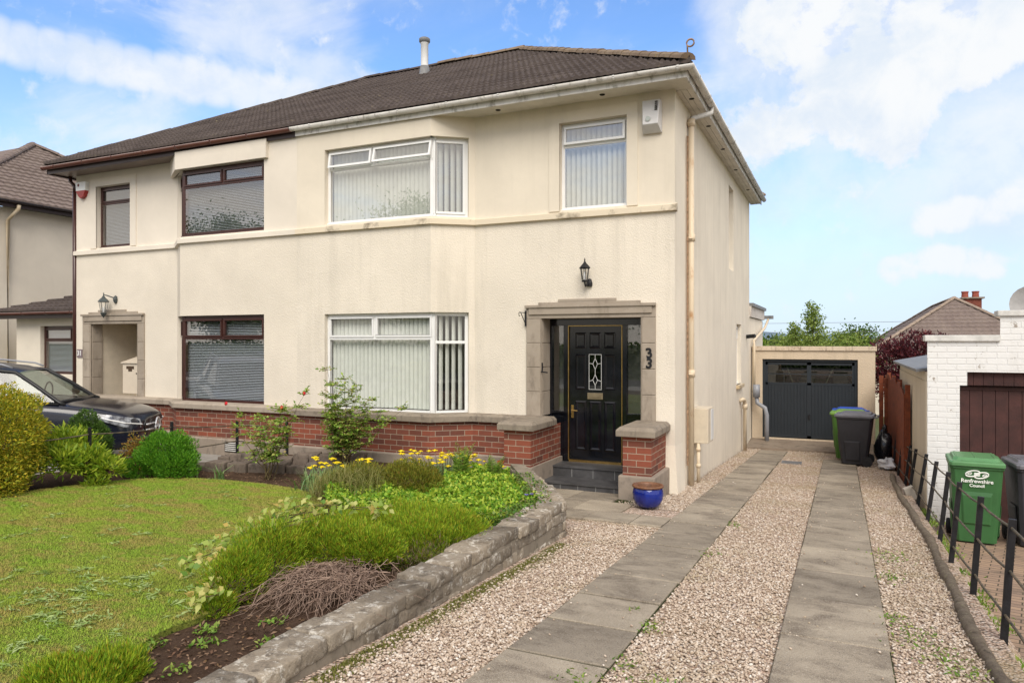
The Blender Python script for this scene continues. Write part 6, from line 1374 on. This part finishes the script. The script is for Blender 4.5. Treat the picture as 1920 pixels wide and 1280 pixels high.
# yarrow
def yarrow(base,label,heads,rad,hz_):
    t=thing('yarrow',base,label,'flowering plant'); m=MB(); st_=MB()
    for (dx,dy,dz,s) in heads:
        p=Vector(base)+Vector((dx,dy,dz)); st_.tube([Vector(base)+Vector((dx*.6,dy*.6,0)),p],.0035,4,caps=False)
        for k in range(11):
            q=k*2.4; r_=s*math.sqrt(k/11)*.8; blobmesh(m,(p.x+r_*math.cos(q),p.y+r_*math.sin(q),p.z+.004*math.cos(k)-.15*r_),(s*.30,s*.30,s*.17),k,amp=.2,nx=6,ny=4)
        m.build('flower_head',Mg['yel'],t); m=MB()
    st_.build('stalks',M['canes'],t)
    n=int(220*rad/.3); xy=np.array(base[:2])+rng.normal(size=(n,2))*rad*.55; V,F=blades(xy,base[2],rng.uniform(.10,hz_,n),.012,.8); npmesh('foliage',V,F,Mg['glauc'],t)
rr=random.Random(4)
yarrow((-6.35,8.0,gz(0,8)),'yellow-flowered yarrow clump in front of the tall rose',[(rr.uniform(-.35,.45),rr.uniform(-.3,.3),rr.uniform(.17,.32),rr.uniform(.04,.065)) for _ in range(20)],.30,.24)
yarrow((-5.15,8.95,gz(0,8.9)),'widest yellow-flowered yarrow clump, in front of the brick base right of the bay corner',[(rr.uniform(-.7,.55),rr.uniform(-.25,.25),rr.uniform(.20,.36),rr.uniform(.035,.055)) for _ in range(50)],.50,.26)
yarrow((-4.35,8.7,gz(0,8.7)),'few yellow flower heads beside the ferns by the left brick pier',[(-.3,-.0,.24,.05),(.18,.1,.25,.042),(.05,-.1,.18,.03),(-.1,.1,.3,.03)],.2,.2)
# grassy mound and heathers
t=thing('grass_mound',(-5.25,7.25,-.28),'broad mound of arching olive and straw-tipped grasses and heather beside the lawn','shrub')
cl=mk([((-4.75,7.35,-.24),(.52,.45,.37),15000,.05,.010),((-5.35,7.2,-.24),(.42,.40,.33),7000,.055,.010)],depth=.35,upw=.6,rnd=.5,lump=.08,bottom=-.6); V,F=cat(cl); npmesh('heather',V,F,Mg['olive'],t)
n=1500; th=rng.uniform(0,6.28,n); rr_=np.sqrt(rng.random(n)); xy=np.stack([-5.35+.55*rr_*np.cos(th)+.1,6.95+.5*rr_*np.sin(th)],1); zt_=-.27+.28*np.sqrt(np.clip(1-rr_**2,0,1)); V,F=blades(xy,zt_-.02,rng.uniform(.08,.22,n),rng.uniform(.004,.008,n),1.3); npmesh('arching_grass',V,F,Mg['straw'],t)
def heather(base,label,shapes,woody=None,name='heather'):
    t=thing(name,base,label,'heather')
    cl=[]
    for i,s in enumerate(shapes):
        (c,r,n)=s; c=(c[0],c[1],c[2]+.03); r=(r[0]*1.06,r[1]*1.06,r[2]*1.25); cl.append(leafy(c,r,int(n*2.0),.036,.006,depth=.45,lump=.16,freq=5.5,upw=.9,rnd=.45,bottom=-.25,seed=i*7+int(abs(c[1])*10)))
    V,F=cat(cl); npmesh('foliage',V,F,Mg['heath'],t)
    ends=[]
    for s in shapes:
        for _ in range(10): ends.append((s[0][0]+s[1][0]*random.uniform(-.7,.7),s[0][1]+s[1][1]*random.uniform(-.7,.7),s[0][2]+s[1][2]*random.uniform(.1,.5)))
    stems('stems',base,ends,M['wood'],t,.010)
    return t
heather((-3.5,5.75,-.22),'large bright green heather mound bulging over the middle of the stone wall',[((-3.25,5.25,-.20),(.38,.44,.24),12000),((-3.60,5.65,-.24),(.46,.42,.24),11000),((-4.0,5.5,-.26),(.42,.36,.20),8000),((-3.08,5.5,-.16),(.26,.34,.19),6000),((-4.3,5.75,-.28),(.32,.28,.16),3500)])
ht=heather((-3.62,4.3,-.17),'green heather with bare brown twigs spilling onto the near stone wall',[((-3.70,4.55,-.06),(.34,.26,.17),7500),((-3.35,4.62,-.06),(.26,.22,.15),5500),((-3.88,4.15,-.10),(.26,.32,.26),6500),((-3.80,3.75,-.13),(.18,.24,.22),4200),((-3.66,3.42,-.17),(.09,.12,.10),900)])
m=MB(); q=random.Random(5)
for i in range(500):
    a=Vector((q.gauss(-3.36,.17),q.gauss(4.22,.13),q.uniform(-.12,-.05))); dx=q.gauss(.08,.32); dy=-q.uniform(.08,.66)-(.30*q.random() if a.x<-3.4 else 0); pts=[a]
    ln=q.uniform(.5,1.0)
    for k in range(1,6):
        f=k/5; pts.append(a+Vector((dx*f*ln+q.uniform(-.035,.035),dy*f*ln+q.uniform(-.035,.035),-.10*f*f*ln+.05*math.sin(f*3.1)*q.uniform(.3,1.3)+q.uniform(-.02,.02))))
    pts=[Vector((p.x,p.y,max(p.z,gz(p.x,p.y)+.01+(.09 if p.x>-2.9 else 0)))) for p in pts]
    m.tube(pts,[(.0050-.0007*k)*q.uniform(.5,1.1) for k in range(6)],4,caps=False)
    if q.random()<.6:
        p=pts[3]; m.tube([p,p+Vector((q.uniform(-.08,.08),q.uniform(-.1,.02),q.uniform(-.02,.05)))],[.003,.0015],4,caps=False)
m.build('bare_twigs',M['twig'],ht,smooth=True)
V,F=leafy((-3.05,5.0,-.14),(.30,.42,.14),1500,.05,.004,.9,seed=9); npmesh('dry_growth',V,F,leafmat('dry_heather',[(.18,.12,.08),(.26,.19,.13),(.14,.12,.05)],.8,.1),ht)
heather((-3.38,2.42,-.12),'small low heather cushion at the bottom left corner of the lawn',[((-3.38,2.42,-.13),(.16,.22,.10),5200),((-3.52,2.30,-.13),(.16,.17,.09),3800),((-3.28,2.28,-.14),(.12,.14,.08),2200)])
# ground cover
gcp=smooth_poly([(-2.95,5.9),(-2.72,6.9),(-3.1,7.7),(-3.7,8.6),(-4.2,9.3),(-4.9,9.2),(-4.75,8.2),(-4.4,7.6),(-4.7,7.1),(-5.5,6.75),(-5.1,6.25),(-4.5,6.0),(-3.4,5.9)])
x,y=scatter_poly(gcp,60000); d_=np.zeros(len(x))
bump_=.5+.5*np.sin(x*9+1)*np.sin(y*8)+.25*np.sin(x*23)*np.sin(y*19+2)
edge=np.clip((x+2.62)*-2.2,0,1)
z=gz(x,y)+.05+(.16*bump_+.10)*np.clip(edge+.3,0,1)*rng.uniform(.5,1.05,len(x))+.05
A=rng.normal(size=(len(x),3))*.8+[0,0,.35]; z=-.08-.035*(y-6.6)+.05*np.sin(x*7+1)*np.sin(y*6)+.03*np.sin(x*19)*np.sin(y*15+2)-rng.random(len(x))**1.5*.14-.05*np.clip((x+3.0)*2,0,1)
V,F=leafcloud(np.stack([x,y,z],1),A,rng.uniform(.025,.055,len(x)),rng.uniform(.022,.045,len(x)),.15,(0,0,1))
o=npmesh('ground_cover',V,F,Mg['cover'],kind='stuff')
x,y=scatter_poly([(-3.1,5.9),(-2.78,6.0),(-2.7,6.9),(-3.05,7.65),(-3.6,8.4),(-3.8,8.3),(-3.3,7.5),(-3.0,6.8)],9000); z=np.maximum(gz(x,y)+.08+rng.uniform(0,.16,len(x)),-.06-rng.random(len(x))*.05)
A=rng.normal(size=(len(x),3))+[0,0,.5]; V,F=leafcloud(np.stack([x,y,z],1),A,rng.uniform(.02,.04,len(x)),rng.uniform(.02,.032,len(x)),.15,(0,0,1)); npmesh('trailing_cover',V,F,Mg['dkg'] if 0 else leafmat('small_mixed_leaf',[(.04,.10,.02),(.09,.19,.03),(.20,.28,.06),(.16,.12,.05)],.5,.25),kind='stuff')
m=MB()
for p in ((-3.02,6.95,-.02),(-4.55,8.6,-.1),(-3.0,7.05,-.03)):
    for k in range(5): q=k*1.256; m.add([p,(p[0]+.02*math.cos(q-.4),p[1]+.02*math.sin(q-.4),p[2]+.012),(p[0]+.03*math.cos(q),p[1]+.03*math.sin(q),p[2]+.012),(p[0]+.02*math.cos(q+.4),p[1]+.02*math.sin(q+.4),p[2]+.012)],[(0,1,2,3)])
o=m.build('violet_flowers',Mg['viol']); props(o,'tiny violet flowers in the bright ground cover near the wall corner','flowers')
# ferns
def fern(base,label,n,h,seed):
    q=random.Random(seed); t=thing('fern',base,label,'fern'); m=MB(); P=[];A=[];LL=[]
    for i in range(n):
        an=q.uniform(0,6.28); ln=q.uniform(.1,.35)*h; hh=h*q.uniform(.7,1.0); pts=[]
        for k in range(9):
            f=k/8; pts.append(Vector(base)+Vector((math.cos(an)*ln*f*f,math.sin(an)*ln*f*f,hh*f*(1-.12*f))))
        m.tube(pts,.003,4,caps=False); sd=Vector((-math.sin(an),math.cos(an),0))
        for k in range(2,26):
            f=k/26; i0=min(int(f*8),7); p=pts[i0].lerp(pts[i0+1],f*8-i0)
            for s in (-1,1): P.append(tuple(p)); A.append(tuple(sd*s+Vector((0,0,.35)))); LL.append(.11*math.sin(math.pi*min(1,.18+f*.85))*h/.5)
    m.build('stalks',M['canes'],t); P=np.array(P);A=np.array(A);LL=np.array(LL); V,F=leafcloud(P,A,LL,.014,.1); npmesh('fronds',V,F,Mg['fern'],t)
fern((-4.62,8.45,-.32),'tall upright fern in front of the brick base left of the pier',12,.72,1); fern((-4.2,8.6,-.33),'shorter fern right of the tall fern near the left pier',9,.55,2)
# variegated climber over the left heather
t=thing('variegated_climber',(-3.9,4.3,-.15),'trailing climber with pale yellow-green leaves over the heather at the lawn edge','plant')
cl=[]; q=random.Random(9); m=MB()
for path in (((-3.75,4.75,.12),(-3.95,4.3,.08),(-4.1,3.95,-.02),(-4.28,3.75,-.1)),((-3.6,4.95,.1),(-3.85,4.7,.16),(-4.05,4.45,.06)),((-3.95,4.0,.0),(-3.9,3.75,-.08),(-3.75,3.5,-.12)),((-3.5,5.0,.05),(-3.4,4.9,.14),(-3.7,4.8,.15)),((-3.75,4.5,.10),(-4.0,4.1,.05),(-4.02,3.8,-.05)),((-3.8,4.6,.14),(-4.1,4.4,.10),(-4.25,4.1,-.02)),((-3.7,4.8,.16),(-3.95,4.6,.18),(-4.15,4.3,.06),(-4.1,4.0,-.02)),((-3.6,3.45,-.12),(-3.62,3.3,-.1))):
    P_=[Vector(p)+Vector((0,-.05,.11)) for p in path]; m.tube(P_,.004,5,caps=False)
    for i in range(len(P_)-1):
        for k in range(22):
            p=P_[i].lerp(P_[i+1],k/12)+Vector((q.uniform(-.06,.06),q.uniform(-.06,.06),q.uniform(-.02,.04))); cl.append(leafcloud(np.array([tuple(p)]),rng.normal(size=(1,3))*.7+[0,-.2,.1],rng.uniform(.045,.075,1),rng.uniform(.032,.05,1),.12,(0,-.5,.8)))
m.build('stems',M['canes'],t); V,F=cat(cl); npmesh('foliage',V,F,Mg['vine'],t)
# bark litter, weeds
n=2500; x=np.concatenate([rng.uniform(-9.0,-5.2,n),rng.uniform(-3.6,-2.85,900)]); y=np.concatenate([rng.uniform(6.7,9.5,n),rng.uniform(1.8,3.6,900)]); A=rng.normal(size=(len(x),3))*[1,1,.25]
V,F=leafcloud(np.stack([x,y,gz(x,y)+.01],1),A,rng.uniform(.015,.05,len(x)),rng.uniform(.006,.02,len(x)),.1,(0,0,1)); npmesh('leaf_litter',V,F,leafmat('litter',[(.07,.04,.025),(.18,.10,.06),(.26,.17,.11),(.12,.07,.03)],.9,.05),kind='stuff')
cl=[]
for (cx_,cy_,nn,sp) in ((.42,5.3,60,.07),(.52,5.0,60,.09),(.62,4.7,40,.06),(.6,4.2,70,.08),(.33,5.6,40,.05),(.4,7.6,80,.12),(-.9,3.7,60,.06),(-1.12,4.6,40,.05),(-1.1,6.9,30,.05),(-1.1,8.4,30,.05),(.36,6.8,50,.06),(-.62,3.6,30,.04),(-1.25,3.55,90,.07),(-1.3,4.9,12,.02),(-1.1,3.95,30,.05)):
    x=cx_+rng.normal(0,sp,nn); y=cy_+rng.normal(0,sp*1.6,nn); cl.append(leafcloud(np.stack([x,y,gd(x,y)+.006],1),rng.normal(size=(nn,3))*[1,1,.3]+[0,0,.5],rng.uniform(.02,.045,nn),rng.uniform(.01,.018,nn),.2,(0,0,1)))
nn=3500; y=rng.uniform(2.5,12,nn); x=1.0+rng.normal(0,.06,nn); keep=(np.sin(y*3)+np.sin(y*7.3+1))>-.2; x,y=x[keep],y[keep]; cl.append(leafcloud(np.stack([x,y,gd(x,y)-.13+rng.uniform(0,.05,len(x))],1),rng.normal(size=(len(x),3))*.6+[0,0,.7],rng.uniform(.02,.06,len(x)),rng.uniform(.008,.018,len(x)),.2))
for (sx,sy,nn) in ((-3.3,3.0,40),(-3.15,2.7,30),(-3.45,3.15,50),(-3.0,3.2,25),(-3.2,3.45,30),(-3.55,2.85,60)):
    x=sx+rng.normal(0,.035,nn); y=sy+rng.normal(0,.04,nn); cl.append(leafcloud(np.stack([x,y,gz(x,y)+.012],1),rng.normal(size=(nn,3))*[1,1,.3]+[0,0,.7],rng.uniform(.02,.05,nn),rng.uniform(.012,.022,nn),.2,(0,0,1)))
V,F=cat(cl); npmesh('gravel_weeds',V,F,leafmat('weed_green',[(.08,.17,.02),(.18,.30,.04),(.30,.34,.08)],.5,.25),kind='stuff')
# moss strip along the wall foot
n=9000; y=rng.uniform(2.2,6.6,n); x=-2.53+np.abs(rng.normal(0,.07,n)); V,F=blades(np.stack([x,y],1),gd(x,y)-.008,rng.uniform(.006,.02,n),.006,1.0); npmesh('moss',V,F,leafmat('moss_blade',[(.09,.10,.02),(.15,.16,.03),(.20,.17,.06)],.9,.1),kind='stuff')
# ---------------------------------------------------------------- beyond the garages
def tree(name,base,label,h,rx,mat,n,leaf,seed,conical=False,cat_='tree',group=None,trunk=.09,lo_=.25):
    t=thing(name,base,label,cat_,group); q=np.random.default_rng(seed); m=MB(); b=Vector(base); ends=[]; V_=[]
    m.tube([b,b+Vector((.03*h,0,h*.35)),b+Vector((0,.02*h,h*.7)),b+Vector((0,0,h*.96))],[trunk*h/5,trunk*h/7,trunk*h/14,.012*h/5],7)
    k=26 if conical else 34; pts=[]
    for i in range(k):
        f=lo_+(.97-lo_)*(i/k); an=i*2.4+q.uniform(-.4,.4); rr=rx*((1-f)**.7*1.15 if conical else math.sqrt(max(.02,1-((f-.62)/.42)**2)))*q.uniform(.6,1.1)
        s_=b+Vector((0,0,h*(f-.08))); e=b+Vector((math.cos(an)*rr,math.sin(an)*rr,h*min(f+.05,1))); m.tube([s_,s_.lerp(e,.5)+Vector((0,0,.03*h)),e],[.02*h/5,.012*h/5,.005*h/5],5,caps=False)
        for j in range(3): pts.append((tuple(s_.lerp(e,.45+.27*j)),rr))
    m.build('trunk',M['wood'],t,smooth=True); cl=[]
    per=max(8,n//len(pts))
    for (p,rr) in pts:
        s=max(.10*rx,rr*.30); P=np.array(p)+q.normal(size=(per,3))*s*[1,1,.75]; A=q.normal(size=(per,3))+[0,0,.1]; cl.append(leafcloud(P,A,leaf*q.uniform(.6,1.3,per),leaf*.6*q.uniform(.7,1.2,per)))
    V,F=cat(cl); npmesh('crown',V,F,mat,t); return t
tree('birch_tree',(-1.45,43.3,-2.6),'tallest slender young birch behind the cream garage',6.3,1.45,Mg['treel'],4200,.14,2,True)
tree('birch_tree',(-2.35,42.6,-2.6),'shorter thin birch just left of the tallest one behind the cream garage',5.2,1.1,Mg['treel'],2800,.14,3,True)
tree('conifer',(-4.25,43,-2.6),'small bright green pointed tree left of the birches behind the cream garage',4.75,.75,Mg['bright'] if 0 else leafmat('fresh_green_leaf',[(.10,.2,.02),(.2,.33,.04),(.28,.38,.06)],.6,.25),3600,.14,4,True)
tree('broadleaf_tree',(1.2,58,-3.3),'dark rounded tree between the birches and the bungalow roof',5.9,1.9,Mg['tree'],3500,.22,5)
tree('broadleaf_tree',(.3,46,-2.8),'light green bushy tree in front of the dark rounded tree',4.8,1.3,Mg['treel'],3200,.17,6)
tree('broadleaf_tree',(-2.6,47,-2.8),'yellow-green bushy crown below the birches behind the cream garage',4.6,2.2,Mg['treel'],4500,.17,16)
tree('broadleaf_tree',(-6.3,56,-3.2),'dark green tree at the left end of the trees behind the cream garage',5.4,1.6,Mg['tree'],2600,.2,17)
cl=[]
for i in range(130):
    X_=rng.uniform(-46,36); Y_=rng.uniform(66,120); hh=rng.uniform(.7,1.25)*Y_/80*.8; cl.append(leafy((X_,Y_,-1.2+.2*hh),(rng.uniform(2.0,3.5),2.5,2.0+hh*.8),420,.55,.42,depth=.4,lump=.15,seed=i,bottom=-.2))
V,F=cat(cl); npmesh('woodland',V,F,Mg['wood2'],kind='stuff')
m=MB(); pr=[]
for i in range(61):
    X_=-1500+i*50; pr.append((X_,22+14*math.sin(i*.31)+8*math.sin(i*.83+1)))
for a,b in zip(pr,pr[1:]): m.add([(a[0],2600,-6),(b[0],2600,-6),(b[0],3000,b[1]),(a[0],3000,a[1]),(b[0],3500,-6),(a[0],3500,-6)],[(0,1,2,3),(3,2,4,5)])
m.build('hills',simple('hazy_far_hill',(.16,.22,.28),.95,.05,.1,.01),kind='structure')  # distance haze is put into the blue-grey base colour
pt_=thing('maple_tree',(1.75,22.6,-1.3),'dark purple-leaved maple between the cream garage and the white garage','tree')
cl=mk([((1.35,22.6,.95),(.72,.7,.72),2600,.12,.05),((2.1,22.8,1.15),(.8,.8,.72),2600,.12,.05),((1.5,22.3,.35),(.7,.6,.5),1500,.12,.05),((2.6,23,1.0),(.7,.7,.6),1200,.12,.05)],depth=.6,lump=.14,bottom=-.9); V,F=cat(cl); npmesh('crown',V,F,Mg['purple'],pt_)
stems('trunk',(1.75,22.6,-1.3),[(1.2,22.5,1.2),(2.2,22.8,1.4),(1.7,22.3,.9),(1.5,22.6,1.3),(2.6,23,1.0)],M['wood'],pt_,.06)
bh=thing('bungalow',(6.4,58,-3.3),'distant bungalow with a hipped brown roof and a brick chimney','house')
m=MB(); cx0,cx1,cy0,cy1=.9,11.9,46.9,69.9; zE,zR=.55,4.27
t1=dict(roll=.35,gauge=.42,h=.03,t=.05)
roofslope(m,(cx0,cy0),(1,0),(0,1),0,11,lambda r:r,lambda r:11-r,5.5,(zR-zE)/5.5,zE,**t1)
roofslope(m,(cx0,cy1),(0,-1),(1,0),0,23,lambda r:r,lambda r:23-r,5.5,(zR-zE)/5.5,zE,**t1)
m.quad((cx1,cy0,zE),(cx1,cy1,zE),(6.4,64.4,zR),(6.4,52.4,zR)); m.quad((cx1,cy1,zE),(cx0,cy1,zE),(6.4,64.4,zR),(6.401,64.4,zR)); m.build('roof',M['tilefar'],bh)
m=MB()
for a,b in (((cx0,cy0,zE),(6.4,52.4,zR)),((6.4,52.4,zR),(6.4,64.4,zR)),((cx0,cy1,zE),(6.4,64.4,zR)),((cx1,cy0,zE),(6.4,52.4,zR))): caps(m,a,b,r=.14,seg=.45,lift=.05)
m.build('ridge_tiles',tilemat('pale_ridge_tile',(.26,.20,.16),(.34,.27,.21),(.30,.24,.14)),bh)
m=MB(); m.box(1.4,11.4,47.4,69.4,-3.5,.55); m.build('wall',M['castL'],bh)
m=MB(); m.box(7.35,8.35,55.7,56.4,2.5,4.42); ch=m.build('chimney',simple('chimney_brick',(.24,.08,.055),.9,.2,.2,3),bh); m=MB(); m.box(7.2,8.5,55.55,56.55,4.42,4.52); m.build('chimney_cap',M['cope'],ch)
for dx in (7.45,8.05):
    m=MB(); m.lathe((dx,56.05,4.52),[(.21,0),(.19,.3),(.22,.32),(.22,.40),(.15,.40)],12); m.build('chimney_pot',simple('red_clay_pot',(.36,.10,.07),.8,.2,.15),ch)
pw=thing('power_line',(-8,52,-2),'pair of thin overhead wires crossing the sky behind the garage','power line')
for k,z_ in enumerate((3.25,2.6)):
    m=MB(); m.tube([(-30+i*2.0,52+i*.25,z_-.5+.9*((i-14)/14)**2*.3+i*.012) for i in range(28)],.013,4,caps=False); m.build('wire',M['lead'],pw)
# across the street, mirrored in the windows
for i,(x,y,h,r) in enumerate(((-24,-20,10.5,4.2),(-36,-15,9.5,4.0),(-9,-26,10,3.6))):
    tree('street_tree',(x,y,-.3),['leafy tree across the street, its dark crown mirrored in the upstairs bay window','leafy tree across the street, mirrored in the brown upstairs bay window','leafy tree across the street, mirrored in the ground floor windows'][i],h,r,Mg['tree'],26000,.20,20+i,trunk=.12)
m=thing('hedge',(-20,-11,-.3),'clipped green hedge across the street, mirrored in the ground floor windows','hedge')
x=rng.uniform(-45,8,16000); y=-11+rng.uniform(-.5,.5,16000); z=rng.uniform(-.3,1.5,16000); V,F=leafcloud(np.stack([x,y,z],1),rng.normal(size=(16000,3)),.22,.16); npmesh('foliage',V,F,Mg['tree'],m)
